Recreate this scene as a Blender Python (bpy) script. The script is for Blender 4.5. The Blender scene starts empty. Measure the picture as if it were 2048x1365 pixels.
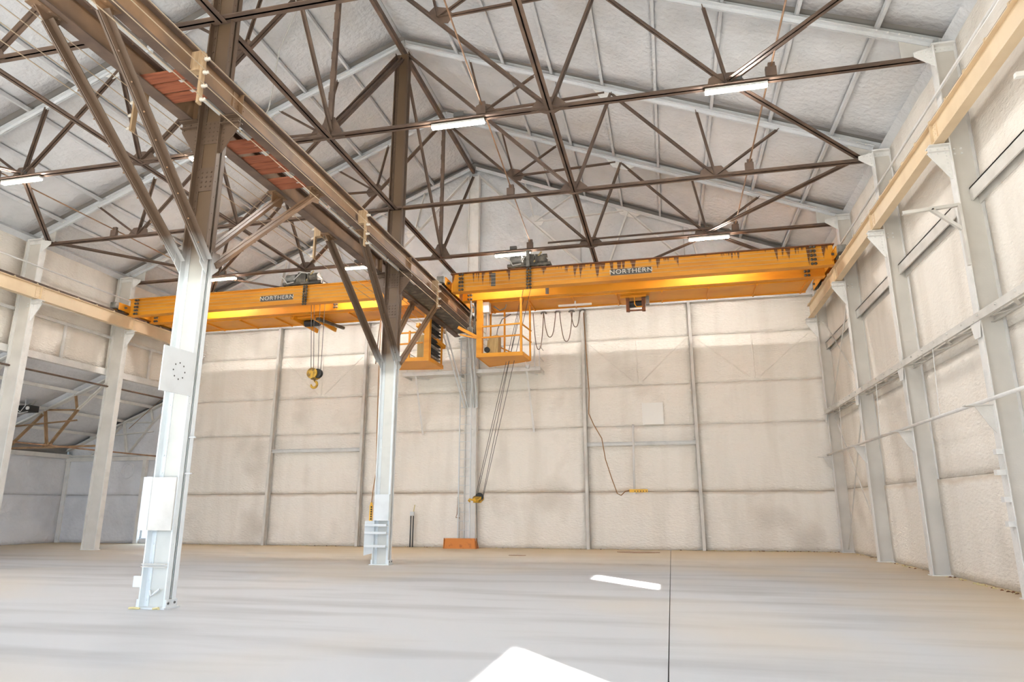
import bpy, math, random
from mathutils import Vector, Matrix
random.seed(7)
scene = bpy.context.scene
COL = scene.collection

# ------------------------------------------------------------------ camera
EYE = 1.45
yaw, pitch, roll = -0.22506, 0.24347, -0.0006
fw = Vector((math.sin(yaw) * math.cos(pitch), math.cos(yaw) * math.cos(pitch), math.sin(pitch)))
rt = Vector((math.cos(yaw), -math.sin(yaw), 0))
upv = rt.cross(fw)
r2 = rt * math.cos(roll) + upv * math.sin(roll)
u2 = -rt * math.sin(roll) + upv * math.cos(roll)
cam_d = bpy.data.cameras.new('camera')
cam_d.sensor_width = 36.0
cam_d.lens = 1351.2 / 2048 * 36.0
cam_d.clip_end = 300
cam = bpy.data.objects.new('camera', cam_d)
COL.objects.link(cam)
m = Matrix.Identity(4)
for i in range(3):
    m[i][0], m[i][1], m[i][2] = r2[i], u2[i], -fw[i]
m[2][3] = EYE
cam.matrix_world = m
scene.camera = cam

# ------------------------------------------------------------------ sky, sun, exposure
world = bpy.data.worlds.new('sky'); scene.world = world
world.use_nodes = True
bgn = world.node_tree.nodes['Background']
bgn.inputs[0].default_value = (0.58, 0.78, 1.0, 1)
bgn.inputs[1].default_value = 3.4
SUN_EL = math.radians(28)
sund = Vector((-0.64 * math.cos(SUN_EL), 0.769 * math.cos(SUN_EL), -math.sin(SUN_EL)))
sl = bpy.data.lights.new('sun', 'SUN'); sl.energy = 30.0; sl.angle = 0.01; sl.color = (1.0, 0.95, 0.87)
so = bpy.data.objects.new('sun', sl); COL.objects.link(so)
so.location = (20, -30, 25); so.rotation_euler = sund.to_track_quat('-Z', 'Y').to_euler()
LAMP_POWER = 200.0
vs = scene.view_settings
vs.view_transform = 'Standard'; vs.look = 'None'; vs.exposure = 0.90; vs.gamma = 1.0; vs.use_curve_mapping = False
scene.cycles.max_bounces = 8; scene.cycles.diffuse_bounces = 6; scene.cycles.adaptive_threshold = 0.06; scene.cycles.glossy_bounces = 2
scene.cycles.caustics_reflective = False; scene.cycles.caustics_refractive = False
scene.cycles.sample_clamp_indirect = 12.0

# ------------------------------------------------------------------ materials
M = {}
def mat(name, base, rough=0.7, metal=0.0, alt=None, scale=2.0, stretch=(1, 1, 1), lo=0.4, hi=0.65, detail=3.0,
        bump=0.0, bscale=20.0, bdist=0.02, alt2=None, scale2=0.5, stretch2=(1, 1, 1), lo2=0.5, hi2=0.7, emit=None, estr=0.0, bstretch=(1, 1, 1)):
    mt = bpy.data.materials.new(name); mt.use_nodes = True
    nt = mt.node_tree; N = nt.nodes; L = nt.links
    b = N['Principled BSDF']
    b.inputs['Roughness'].default_value = rough; b.inputs['Metallic'].default_value = metal
    b.inputs['Base Color'].default_value = (*base, 1)
    geo = N.new('ShaderNodeNewGeometry')
    def noise(sc, st, det, lo, hi):
        mp = N.new('ShaderNodeMapping'); mp.inputs['Scale'].default_value = [sc * k for k in st]
        L.new(geo.outputs['Position'], mp.inputs['Vector'])
        nz = N.new('ShaderNodeTexNoise'); nz.inputs['Scale'].default_value = 1.0; nz.inputs['Detail'].default_value = det
        L.new(mp.outputs[0], nz.inputs['Vector'])
        mr = N.new('ShaderNodeMapRange'); mr.inputs['From Min'].default_value = lo; mr.inputs['From Max'].default_value = hi
        L.new(nz.outputs['Fac'], mr.inputs['Value'])
        return nz, mr
    col = None
    def mix(c_in, fac, c2):
        mx = N.new('ShaderNodeMix'); mx.data_type = 'RGBA'
        L.new(fac, mx.inputs[0])
        if c_in is None: mx.inputs[6].default_value = (*base, 1)
        else: L.new(c_in, mx.inputs[6])
        mx.inputs[7].default_value = (*c2, 1)
        return mx.outputs[2]
    if alt:
        _, mr = noise(scale, stretch, detail, lo, hi); col = mix(col, mr.outputs[0], alt)
    if alt2:
        _, mr = noise(scale2, stretch2, 2.0, lo2, hi2); col = mix(col, mr.outputs[0], alt2)
    if col is not None: L.new(col, b.inputs['Base Color'])
    if bump > 0:
        nz, mr = noise(bscale, bstretch, 2.0, 0.25, 0.75)
        bp = N.new('ShaderNodeBump'); bp.inputs['Strength'].default_value = bump; bp.inputs['Distance'].default_value = bdist
        L.new(mr.outputs[0], bp.inputs['Height']); L.new(bp.outputs[0], b.inputs['Normal'])
    if emit:
        b.inputs['Emission Color'].default_value = (*emit, 1); b.inputs['Emission Strength'].default_value = estr
    M[name] = mt
    mt['nodes'] = 0
    return mt, nt, b, geo, col

def banded(name, z0, z1, col2, amount=1.0, nscale=1.2):
    """give material a second colour above a height, with a ragged edge (sprayed paint limit)"""
    mt = M[name]; nt = mt.node_tree; N = nt.nodes; L = nt.links; b = N['Principled BSDF']
    geo = N.new('ShaderNodeNewGeometry'); sx = N.new('ShaderNodeSeparateXYZ'); L.new(geo.outputs['Position'], sx.inputs[0])
    nz = N.new('ShaderNodeTexNoise'); nz.inputs['Scale'].default_value = nscale; L.new(geo.outputs['Position'], nz.inputs['Vector'])
    ad = N.new('ShaderNodeMath'); ad.operation = 'MULTIPLY_ADD'; L.new(nz.outputs['Fac'], ad.inputs[0]); ad.inputs[1].default_value = 0.5; L.new(sx.outputs['Z'], ad.inputs[2])
    mr = N.new('ShaderNodeMapRange'); mr.inputs['From Min'].default_value = z0 + .25; mr.inputs['From Max'].default_value = z1 + .25
    mr.inputs['To Max'].default_value = amount; L.new(ad.outputs[0], mr.inputs['Value'])
    mx = N.new('ShaderNodeMix'); mx.data_type = 'RGBA'; L.new(mr.outputs[0], mx.inputs[0])
    src = b.inputs['Base Color']
    if src.links: L.new(src.links[0].from_socket, mx.inputs[6])
    else: mx.inputs[6].default_value = src.default_value
    mx.inputs[7].default_value = (*col2, 1)
    L.new(mx.outputs[2], b.inputs['Base Color'])

def stain_band(name, zc, half, col2, amount):
    """a level water-stain line at one height"""
    mt = M[name]; nt = mt.node_tree; N = nt.nodes; L = nt.links; b = N['Principled BSDF']
    geo = N.new('ShaderNodeNewGeometry'); sx = N.new('ShaderNodeSeparateXYZ'); L.new(geo.outputs['Position'], sx.inputs[0])
    nz = N.new('ShaderNodeTexNoise'); nz.inputs['Scale'].default_value = 0.9; nz.inputs['Detail'].default_value = 6; L.new(geo.outputs['Position'], nz.inputs['Vector'])
    ad = N.new('ShaderNodeMath'); ad.operation = 'MULTIPLY_ADD'; L.new(nz.outputs['Fac'], ad.inputs[0]); ad.inputs[1].default_value = 0.35; L.new(sx.outputs['Z'], ad.inputs[2])
    sb = N.new('ShaderNodeMath'); sb.operation = 'SUBTRACT'; L.new(ad.outputs[0], sb.inputs[0]); sb.inputs[1].default_value = zc + .175
    ab = N.new('ShaderNodeMath'); ab.operation = 'ABSOLUTE'; L.new(sb.outputs[0], ab.inputs[0])
    mr = N.new('ShaderNodeMapRange'); mr.inputs['From Min'].default_value = 0; mr.inputs['From Max'].default_value = half
    mr.inputs['To Min'].default_value = amount; mr.inputs['To Max'].default_value = 0; L.new(ab.outputs[0], mr.inputs['Value'])
    mx = N.new('ShaderNodeMix'); mx.data_type = 'RGBA'; L.new(mr.outputs[0], mx.inputs[0])
    src = b.inputs['Base Color']
    L.new(src.links[0].from_socket, mx.inputs[6]) if src.links else None
    mx.inputs[7].default_value = (*col2, 1); L.new(mx.outputs[2], b.inputs['Base Color'])

BROWN = (0.125, 0.082, 0.058)
mat('foam_wall', (0.885, 0.83, 0.76), 0.85, alt=(0.79, 0.73, 0.655), scale=1.0, stretch=(1.6, 1.6, 0.22), lo=0.45, hi=0.75,
    bump=0.55, bscale=9.0, bdist=0.03, bstretch=(1, 1, 2.2), alt2=(0.66, 0.60, 0.53), scale2=0.55, lo2=0.58, hi2=0.82)
stain_band('foam_wall', 2.05, 0.10, (0.62, 0.49, 0.36), 0.55)
mat('foam_roof', (0.69, 0.70, 0.72), 0.88, alt=(0.59, 0.60, 0.615), scale=0.9, lo=0.42, hi=0.75, bump=0.6, bscale=7.0, bdist=0.035,
    alt2=(0.60, 0.585, 0.57), scale2=0.4, lo2=0.55, hi2=0.8)
mat('foam_aisle', (0.76, 0.765, 0.80), 0.88, alt=(0.66, 0.665, 0.70), scale=1.1, lo=0.42, hi=0.7, bump=0.5, bscale=7.0, bdist=0.03)
mat('joint_dark', (0.30, 0.28, 0.26), 0.95)
mat('crack_dark', (0.05, 0.045, 0.04), 0.95)
mat('foam_steel', (0.78, 0.76, 0.735), 0.8, alt=(0.66, 0.645, 0.62), scale=3.0, lo=0.5, hi=0.75, bump=0.35, bscale=26.0, bdist=0.012)
mat('grey_steel', (0.68, 0.645, 0.60), 0.65, alt=(0.58, 0.55, 0.51), scale=2.0, bump=0.15, bscale=30, bdist=0.01)
mat('box_white', (0.88, 0.855, 0.81), 0.5)
mat('aisle_rust', (0.42, 0.27, 0.15), 0.7, alt=(0.30, 0.18, 0.09), scale=4)
mat('web_grey', (0.66, 0.615, 0.56), 0.65, alt=(0.58, 0.54, 0.49), scale=1.2, bump=0.1, bscale=30, bdist=0.01)
mat('white_paint', (0.70, 0.72, 0.73), 0.5, alt=(0.63, 0.645, 0.65), scale=3.0, lo=0.5, hi=0.8, bump=0.08, bscale=30, bdist=0.005)
mat('column_cream', (0.62, 0.605, 0.56), 0.5, alt=(0.56, 0.55, 0.51), scale=3.0, lo=0.5, hi=0.8, bump=0.08, bscale=30, bdist=0.005)
banded('column_cream', 5.15, 5.85, (0.125, 0.075, 0.04))
mat('column_paint', (0.74, 0.77, 0.785), 0.5, alt=(0.67, 0.69, 0.695), scale=3.0, lo=0.5, hi=0.8, bump=0.08, bscale=30, bdist=0.005)
banded('column_paint', 5.15, 5.85, (0.115, 0.072, 0.046))
mat('brown_steel', (0.125, 0.083, 0.062), 0.6, 0.0, alt=(0.20, 0.13, 0.09), scale=2.2, lo=0.42, hi=0.72, bump=0.12, bscale=40, bdist=0.004)
mat('girder_steel', (0.20, 0.115, 0.06), 0.6, 0.0, alt=(0.30, 0.17, 0.088), scale=1.6, lo=0.4, hi=0.7, alt2=(0.13, 0.085, 0.06), scale2=0.7, lo2=0.5, hi2=0.75)
mat('tan_paint', (0.74, 0.58, 0.385), 0.5, alt=(0.66, 0.50, 0.32), scale=1.5, lo=0.45, hi=0.75)
mat('crane_yellow', (0.80, 0.335, 0.018), 0.5, alt=(0.64, 0.235, 0.010), scale=1.1, stretch=(0.5, 1, 3.0), lo=0.45, hi=0.75)
mat('crane_rust', (0.80, 0.335, 0.018), 0.45, alt=(0.64, 0.235, 0.010), scale=1.1, stretch=(0.5, 1, 3.0), lo=0.45, hi=0.75)
def rust_drips():
    mt = M['crane_rust']; nt = mt.node_tree; N = nt.nodes; L = nt.links; b = N['Principled BSDF']
    g = N.new('ShaderNodeNewGeometry'); sx = N.new('ShaderNodeSeparateXYZ'); L.new(g.outputs['Position'], sx.inputs[0])
    def noise(sc, det):
        mp = N.new('ShaderNodeMapping'); mp.inputs['Scale'].default_value = sc; L.new(g.outputs['Position'], mp.inputs['Vector'])
        nz = N.new('ShaderNodeTexNoise'); nz.inputs['Scale'].default_value = 1; nz.inputs['Detail'].default_value = det; L.new(mp.outputs[0], nz.inputs['Vector']); return nz.outputs['Fac']
    def mth(op, a, b_):
        n = N.new('ShaderNodeMath'); n.operation = op
        for i, q in enumerate((a, b_)):
            if isinstance(q, (int, float)): n.inputs[i].default_value = q
            else: L.new(q, n.inputs[i])
        return n.outputs[0]
    drip = noise((8.0, 1.0, .25), 3); clus = noise((.55, .3, .1), 2)
    down = mth('MULTIPLY', mth('SUBTRACT', 9.38, sx.outputs['Z']), 0.42)
    v = mth('SUBTRACT', mth('ADD', drip, mth('MULTIPLY', clus, 0.55)), mth('ADD', down, 0.80))
    mr = N.new('ShaderNodeMapRange'); mr.inputs['From Min'].default_value = 0.0; mr.inputs['From Max'].default_value = 0.05; L.new(v, mr.inputs['Value'])
    mx = N.new('ShaderNodeMix'); mx.data_type = 'RGBA'; L.new(mr.outputs[0], mx.inputs[0])
    L.new(b.inputs['Base Color'].links[0].from_socket, mx.inputs[6]); mx.inputs[7].default_value = (0.17, 0.06, 0.018, 1); L.new(mx.outputs[2], b.inputs['Base Color'])
rust_drips()
mat('rust', (0.24, 0.085, 0.03), 0.8, alt=(0.14, 0.06, 0.03), scale=6)
mat('dark_machine', (0.085, 0.075, 0.062), 0.6, 0.2, alt=(0.22, 0.19, 0.15), scale=5.0, lo=0.45, hi=0.7)
mat('grey_machine', (0.30, 0.285, 0.26), 0.55, 0.2, alt=(0.16, 0.15, 0.13), scale=5.0)
mat('black', (0.02, 0.02, 0.02), 0.6)
mat('wire', (0.62, 0.50, 0.36), 0.4, 0.6)
mat('rope', (0.10, 0.095, 0.085), 0.6, 0.3)
mat('copper_cable', (0.33, 0.16, 0.05), 0.6)
mat('brown_cable', (0.20, 0.13, 0.08), 0.6)
mat('red_plank', (0.33, 0.10, 0.045), 0.75, alt=(0.20, 0.055, 0.025), scale=2.0, stretch=(1, 14, 8), lo=0.42, hi=0.7)
mat('tan_wood', (0.42, 0.29, 0.17), 0.75, alt=(0.30, 0.19, 0.10), scale=2.0, stretch=(12, 12, 1), lo=0.4, hi=0.7)
mat('pale_wood', (0.45, 0.33, 0.15), 0.7, alt=(0.33, 0.23, 0.09), scale=2.0, stretch=(10, 10, 1))
mat('porcelain', (0.68, 0.62, 0.54), 0.3)
mat('hook_yellow', (0.70, 0.40, 0.04), 0.5, alt=(0.22, 0.12, 0.02), scale=6, lo=0.5, hi=0.65)
mat('pendant_yellow', (0.85, 0.47, 0.02), 0.4)
mat('orange_block', (0.62, 0.205, 0.03), 0.6, alt=(0.40, 0.12, 0.02), scale=5, lo=0.55, hi=0.72)
mat('plate_dark', (0.10, 0.095, 0.09), 0.5)
mat('letter_white', (0.80, 0.78, 0.72), 0.5)
mat('rod_rust', (0.36, 0.21, 0.12), 0.6, alt=(0.25, 0.14, 0.08), scale=5)
mat('cable_grey', (0.55, 0.53, 0.50), 0.6)
mat('yellow_residue', (0.66, 0.57, 0.30), 0.9)
mat('lamp_body', (0.75, 0.74, 0.72), 0.4)
mat('led', (1, 1, 1), 0.5, emit=(1.0, 0.965, 0.915), estr=LAMP_POWER)
# concrete floor
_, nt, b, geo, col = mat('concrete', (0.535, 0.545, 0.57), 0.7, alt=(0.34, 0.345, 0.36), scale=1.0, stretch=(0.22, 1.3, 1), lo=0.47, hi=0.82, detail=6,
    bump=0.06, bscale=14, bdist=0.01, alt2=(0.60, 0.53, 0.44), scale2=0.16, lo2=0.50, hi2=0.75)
def lamp_tint_edges():  # warm lamp tint painted into the floor colour toward right and back walls
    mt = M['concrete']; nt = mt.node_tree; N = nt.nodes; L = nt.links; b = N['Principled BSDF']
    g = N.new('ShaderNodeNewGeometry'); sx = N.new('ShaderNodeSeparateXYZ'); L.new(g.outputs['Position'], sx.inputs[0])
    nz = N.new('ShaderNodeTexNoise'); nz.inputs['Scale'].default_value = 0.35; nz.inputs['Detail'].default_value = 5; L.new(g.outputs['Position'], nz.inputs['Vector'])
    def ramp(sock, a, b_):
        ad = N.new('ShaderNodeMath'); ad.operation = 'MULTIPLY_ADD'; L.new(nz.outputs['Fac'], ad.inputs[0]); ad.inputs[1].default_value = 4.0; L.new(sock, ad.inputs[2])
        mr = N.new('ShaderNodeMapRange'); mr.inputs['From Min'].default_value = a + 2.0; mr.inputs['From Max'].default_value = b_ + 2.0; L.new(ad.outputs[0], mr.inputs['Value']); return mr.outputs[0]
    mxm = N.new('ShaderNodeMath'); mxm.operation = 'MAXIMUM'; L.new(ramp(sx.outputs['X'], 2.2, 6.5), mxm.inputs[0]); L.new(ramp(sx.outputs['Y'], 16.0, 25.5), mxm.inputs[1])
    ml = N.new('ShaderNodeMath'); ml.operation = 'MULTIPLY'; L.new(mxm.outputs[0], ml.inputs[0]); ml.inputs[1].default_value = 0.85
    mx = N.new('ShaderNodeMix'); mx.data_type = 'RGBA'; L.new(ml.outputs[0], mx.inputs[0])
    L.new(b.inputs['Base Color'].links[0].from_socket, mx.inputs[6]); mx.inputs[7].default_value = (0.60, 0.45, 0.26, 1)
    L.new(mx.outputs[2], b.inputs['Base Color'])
lamp_tint_edges()
mat('floor_joint', (0.10, 0.09, 0.08), 0.9)
mat('sky_ground', (0.30, 0.33, 0.30), 0.9)

# ------------------------------------------------------------------ mesh helpers
WLOC = {}
def V(*a): return Vector(a)
class MB:
    def __init__(s): s.v = []; s.f = []
    def quad(s, a, b_, c, d):
        n = len(s.v); s.v += [a, b_, c, d]; s.f.append((n, n + 1, n + 2, n + 3)); return s
    def hexa(s, p):
        n = len(s.v); s.v += [tuple(q) for q in p]
        for f in ((0, 3, 2, 1), (4, 5, 6, 7), (0, 1, 5, 4), (1, 2, 6, 5), (2, 3, 7, 6), (3, 0, 4, 7)):
            s.f.append(tuple(n + i for i in f))
        return s
    def box(s, x0, x1, y0, y1, z0, z1):
        return s.hexa([(x0, y0, z0), (x1, y0, z0), (x1, y1, z0), (x0, y1, z0), (x0, y0, z1), (x1, y0, z1), (x1, y1, z1), (x0, y1, z1)])
    def bar(s, p, q, w, h, up=(0, 0, 1), ow=0.0, oh=0.0):
        """rectangular bar p->q, w sideways, h along up; ow/oh offset of the centre"""
        p = Vector(p); q = Vector(q); d = (q - p).normalized(); u = Vector(up)
        u = u - d * u.dot(d)
        if u.length < 1e-4: u = Vector((0, 1, 0)) - d * d.y
        u.normalize(); sd = d.cross(u)
        c = sd * ow + u * oh
        pts = []
        for e in (p, q):
            for a, b_ in ((-1, -1), (1, -1), (1, 1), (-1, 1)):
                pts.append(e + c + sd * (a * w / 2) + u * (b_ * h / 2))
        return s.hexa(pts)
    def dbl(s, p, q, leg=0.08, t=0.012, gap=0.012, up=(0, 0, 1), flip=False):
        """double angle: two back-to-back L sections (T shape)"""
        sg = 1 if flip else -1
        for k in (-1, 1):
            s.bar(p, q, t, leg, up, ow=k * (gap / 2 + t / 2))
            s.bar(p, q, leg, t, up, ow=k * (gap / 2 + leg / 2), oh=sg * (leg / 2 - t / 2))
        return s
    def ell(s, p, q, leg=0.08, t=0.01, up=(0, 0, 1), k=1, flip=False):
        sg = 1 if flip else -1
        s.bar(p, q, t, leg, up); s.bar(p, q, leg, t, up, ow=k * leg / 2, oh=sg * (leg / 2 - t / 2)); return s
    def chan(s, p, q, w=0.06, h=0.15, t=0.01, up=(0, 0, 1), k=1):
        s.bar(p, q, t, h, up); s.bar(p, q, w, t, up, ow=k * w / 2, oh=h / 2 - t / 2); s.bar(p, q, w, t, up, ow=k * w / 2, oh=-h / 2 + t / 2); return s
    def plate(s, poly, n, t):
        n = Vector(n).normalized() * (t / 2); k = len(s.v); N = len(poly)
        s.v += [tuple(Vector(p) + n) for p in poly] + [tuple(Vector(p) - n) for p in poly]
        s.f.append(tuple(k + i for i in range(N))); s.f.append(tuple(k + N + i for i in reversed(range(N))))
        for i in range(N):
            j = (i + 1) % N; s.f.append((k + i, k + N + i, k + N + j, k + j))
        return s
    def tube(s, pts, r, n=8, close=False):
        pts = [Vector(p) for p in pts]; k = len(s.v); N = len(pts)
        rr = r if isinstance(r, (list, tuple)) else [r] * N
        t0 = (pts[1] - pts[0]).normalized()
        u = t0.orthogonal().normalized()
        for i, p in enumerate(pts):
            a = pts[max(0, i - 1)]; c = pts[min(N - 1, i + 1)]
            t = (c - a); t = t.normalized() if t.length > 1e-9 else t0
            u = (u - t * u.dot(t)); u = u.normalized() if u.length > 1e-6 else t.orthogonal().normalized()
            w = t.cross(u)
            for j in range(n):
                an = 2 * math.pi * j / n
                s.v.append(tuple(p + (u * math.cos(an) + w * math.sin(an)) * rr[i]))
        for i in range(N - 1):
            for j in range(n):
                j2 = (j + 1) % n
                s.f.append((k + i * n + j, k + i * n + j2, k + (i + 1) * n + j2, k + (i + 1) * n + j))
        s.f.append(tuple(k + j for j in reversed(range(n)))); s.f.append(tuple(k + (N - 1) * n + j for j in range(n)))
        return s
    def cyl(s, p, q, r, n=12): return s.tube([p, q], r, n)
    def dome(s, p, nrm, r=0.018):
        nrm = Vector(nrm).normalized(); u = nrm.orthogonal().normalized(); w = nrm.cross(u); p = Vector(p); k = len(s.v)
        for h, rr in ((0, 1.0), (0.6, 0.75)):
            for j in range(6):
                a = j * math.pi / 3; s.v.append(tuple(p + nrm * (h * r) + (u * math.cos(a) + w * math.sin(a)) * (r * rr)))
        for j in range(6):
            j2 = (j + 1) % 6; s.f.append((k + j, k + j2, k + 6 + j2, k + 6 + j))
        s.f.append(tuple(k + 6 + j for j in range(6)))
        return s
    def grid(s, a, b_, c, d, n, nrm, bulge=0.03, noise=0.012, edge=0.02):
        """cushioned panel over quad a-b-c-d, bulging along nrm, with side skirt"""
        nrm = Vector(nrm).normalized(); a, b_, c, d = map(Vector, (a, b_, c, d)); k = len(s.v)
        nu, nv = n
        for j in range(nv + 1):
            v = j / nv
            for i in range(nu + 1):
                u = i / nu
                p = (a * (1 - u) + b_ * u) * (1 - v) + (d * (1 - u) + c * u) * v
                e = min(u, 1 - u, 1.0) * min(v, 1 - v, 1.0)
                bb = bulge * min(1.0, (min(u, 1 - u) * nu)) ** .5 * min(1.0, (min(v, 1 - v) * nv)) ** .5
                p = p + nrm * (bb + (random.uniform(-noise, noise) if 0 < i < nu and 0 < j < nv else 0))
                s.v.append(tuple(p))
        for j in range(nv):
            for i in range(nu):
                q = k + j * (nu + 1) + i
                s.f.append((q, q + 1, q + nu + 2, q + nu + 1))
        ring = [k + i for i in range(nu + 1)] + [k + j * (nu + 1) + nu for j in range(1, nv + 1)] + [k + nv * (nu + 1) + i for i in range(nu - 1, -1, -1)] + [k + j * (nu + 1) for j in range(nv - 1, 0, -1)]
        kk = len(s.v)
        for r in ring: s.v.append(tuple(Vector(s.v[r]) - nrm * edge))
        for i in range(len(ring)):
            j = (i + 1) % len(ring); s.f.append((ring[i], kk + i, kk + j, ring[j]))
        return s
    def build(s, name, mtl, parent=None, smooth=False, loc=None):
        off = Vector((0, 0, 0))
        if parent is not None: off = WLOC[parent.name]
        if loc is not None: off = Vector(loc)
        me = bpy.data.meshes.new(name)
        me.from_pydata([tuple(Vector(p) - off) for p in s.v], [], s.f)
        me.update()
        if smooth:
            for p in me.polygons: p.use_smooth = True
        me.materials.append(M[mtl])
        o = bpy.data.objects.new(name, me); COL.objects.link(o)
        if parent is not None:
            o.parent = parent
        elif loc is not None:
            o.location = loc
        WLOC[o.name] = off
        return o
def tag(o, label=None, cat=None, group=None, kind=None):
    if label: o['label'] = label
    if cat: o['category'] = cat
    if group: o['group'] = group
    if kind: o['kind'] = kind
    return o
def thing(name, label, cat, loc=(0, 0, 0), group=None, kind=None):
    o = bpy.data.objects.new(name, None); COL.objects.link(o); o.location = loc; o.empty_display_size = 0.2
    WLOC[o.name] = Vector(loc); return tag(o, label, cat, group, kind)
def copy_tree(o, parent=None, loc=None):
    c = o.copy(); COL.objects.link(c); c.parent = parent
    if loc is not None: c.location = loc
    WLOC[c.name] = Vector(loc) if loc is not None else WLOC.get(parent.name) if parent else Vector((0, 0, 0))
    for ch in list(o.children): copy_tree(ch, c)
    return c
def stuff(o): o['kind'] = 'stuff'; return o
def lerp(a, b_, t): return Vector(a) * (1 - t) + Vector(b_) * t

# ------------------------------------------------------------------ layout numbers (metres)
X0 = -7.66                       # ridge / centre column row
XR, XL = 5.56, -20.46            # inner column faces, right and left
WR, WLF = 5.95, -21.2            # right wall face, left clerestory face
YB = 26.05                       # back wall face
YT = [0.85, 5.05, 9.25, 13.45, 17.65, 21.85]
YF = -4.2                        # front wall
CH = 10.3                        # truss bottom chord height
def zr(u): return 16.0 - 0.408 * u         # rafter centre
def zroof(x): return 16.13 - 0.408 * abs(x - X0)
XA = -26.85                      # aisle outer wall

# ================================================================== STRUCTURE
# floor : slabs cut by sawn joints
flo = thing('floor', None, None, (0, 0, 0), kind='structure')
MB().box(XA - .3, WR + .3, YF - .3, YB + .4, -0.4, -0.06).build('sub_base', 'floor_joint', flo)
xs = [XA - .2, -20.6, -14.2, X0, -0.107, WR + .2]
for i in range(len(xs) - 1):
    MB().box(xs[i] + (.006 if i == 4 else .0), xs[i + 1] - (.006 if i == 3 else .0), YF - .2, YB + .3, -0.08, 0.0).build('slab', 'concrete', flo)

# back wall
wb = thing('wall_back', None, None, (0, YB, 0), kind='structure')
bk = MB()
bk.plate([(-20.6, 0, 0), (WR + .3, 0, 0), (WR + .3, 0, zroof(WR) + .3), (X0, 0, 16.4), (-20.6, 0, zroof(-20.6) + .3)], (0, 1, 0), 0.1)
bk.plate([(-20.95, 0, 0), (-20.6, 0, 0), (-20.6, 0, 11.2), (WLF - .2, 0, 11.0), (WLF - .2, 0, 6.9), (XA - .3, 0, 4.6), (XA - .3, 0, 2.0), (-20.95, 0, 2.0)], (0, 1, 0), 0.1)
bk.box(-22.55, -20.95, -.05, .05, 0, .22)
bk.plate([(XA - .3, 0, 0), (-22.55, 0, 0), (-22.55, 0, 2.0), (XA - .3, 0, 2.0)], (0, 1, 0), 0.1)
bk.v = [(a, b_ + YB + .12, c) for a, b_, c in bk.v]
bk.build('backing', 'joint_dark', wb)
STUD = [-16.4, -12.26, X0, -3.05, 1.06]
cols = [-20.6] + STUD + [WR]
rows = [0, 2.05, 4.5, 6.05, 7.9, 9.42]
def wpanel(parent, a, b_, c, d, nrm, mtl='foam_wall', n=(14, 12), bulge=.012, noise=.007, g=0.006):
    a, b_, c, d = map(Vector, (a, b_, c, d)); ce = (a + b_ + c + d) / 4
    pts = [p + (ce - p).normalized() * g * 1.4 for p in (a, b_, c, d)]
    return MB().grid(*pts, n, nrm, bulge, noise, .05).build('foam_panel', mtl, parent, smooth=True)
for i in range(len(cols) - 1):
    x0, x1 = cols[i], cols[i + 1]
    for j in range(len(rows) - 1):
        z0, z1 = rows[j], rows[j + 1]
        wpanel(wb, (x0, YB, z0), (x1, YB, z0), (x1, YB, z1), (x0, YB, z1), (0, -1, 0))
    wpanel(wb, (x0, YB, 9.42), (x1, YB, 9.42), (x1, YB, zroof(x1)), (x0, YB, zroof(x0)), (0, -1, 0), mtl='foam_roof')
# aisle part of the back wall (with a low doorway letting daylight in)
for x0, x1, z0, z1 in ((XA, -25.1, 0, 2.05), (-25.1, -22.55, 0, 2.05), (-20.95, -20.6, 0, 2.05), (-22.55, -20.95, 0, .22),
                       (XA, -25.1, 2.05, 3.6), (-25.1, -22.6, 2.05, 3.6), (-22.6, -20.6, 2.05, 3.6)):
    wpanel(wb, (x0, YB, z0), (x1, YB, z0), (x1, YB, z1), (x0, YB, z1), (0, -1, 0), mtl='foam_aisle')
wpanel(wb, (XA, YB, 3.6), (-20.6, YB, 3.6), (-20.6, YB, 6.8), (XA, YB, 4.2), (0, -1, 0), mtl='foam_aisle')
for x in STUD:
    if x == X0: continue
    z1 = 9.3
    o = MB().box(x - .055, x + .055, YB - .25, YB - .235, 0, z1).box(x - .006, x + .006, YB - .235, YB, 0, z1).box(x - .055, x + .055, YB - .03, YB - .015, 0, z1).build('wall_stud', 'grey_steel', wb)
MB().box(-20.4, WR - .1, YB - .16, YB, 9.34, 9.5).box(-20.4, WR - .1, YB - .17, YB - .14, 9.2, 9.56).build('wall_girt', 'foam_steel', wb)
for x0, x1 in ((-3.0, 1.0), (-16.34, -12.32)):
    MB().chan((x0, YB - .16, 3.82), (x1, YB - .16, 3.82), .1, .13, .012).box(x0, x1, YB - .2, YB, 3.74, 3.76).build('lintel', 'foam_steel', wb)
# diagonal wind-brace ribs showing through the foam
for xa, xb in ((-16.4, -12.26), (-12.26, X0), (X0, -3.05), (-3.05, 1.06), (1.06, 5.5)):
    w = xb - xa
    for a, b_ in (((xa + .25, 7.75), (xa + w * .46, 6.2)), ((xb - .25, 7.75), (xa + w * .54, 6.2)), ((xa + w * .5, 7.8), (xa + w * .5, 6.15))):
        if xa == X0 or xa == -12.26: continue
        MB().tube([(a[0], YB - .02, a[1]), (b_[0], YB - .02, b_[1])], .025, 6).build('brace_rib', 'foam_wall', wb)

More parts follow.
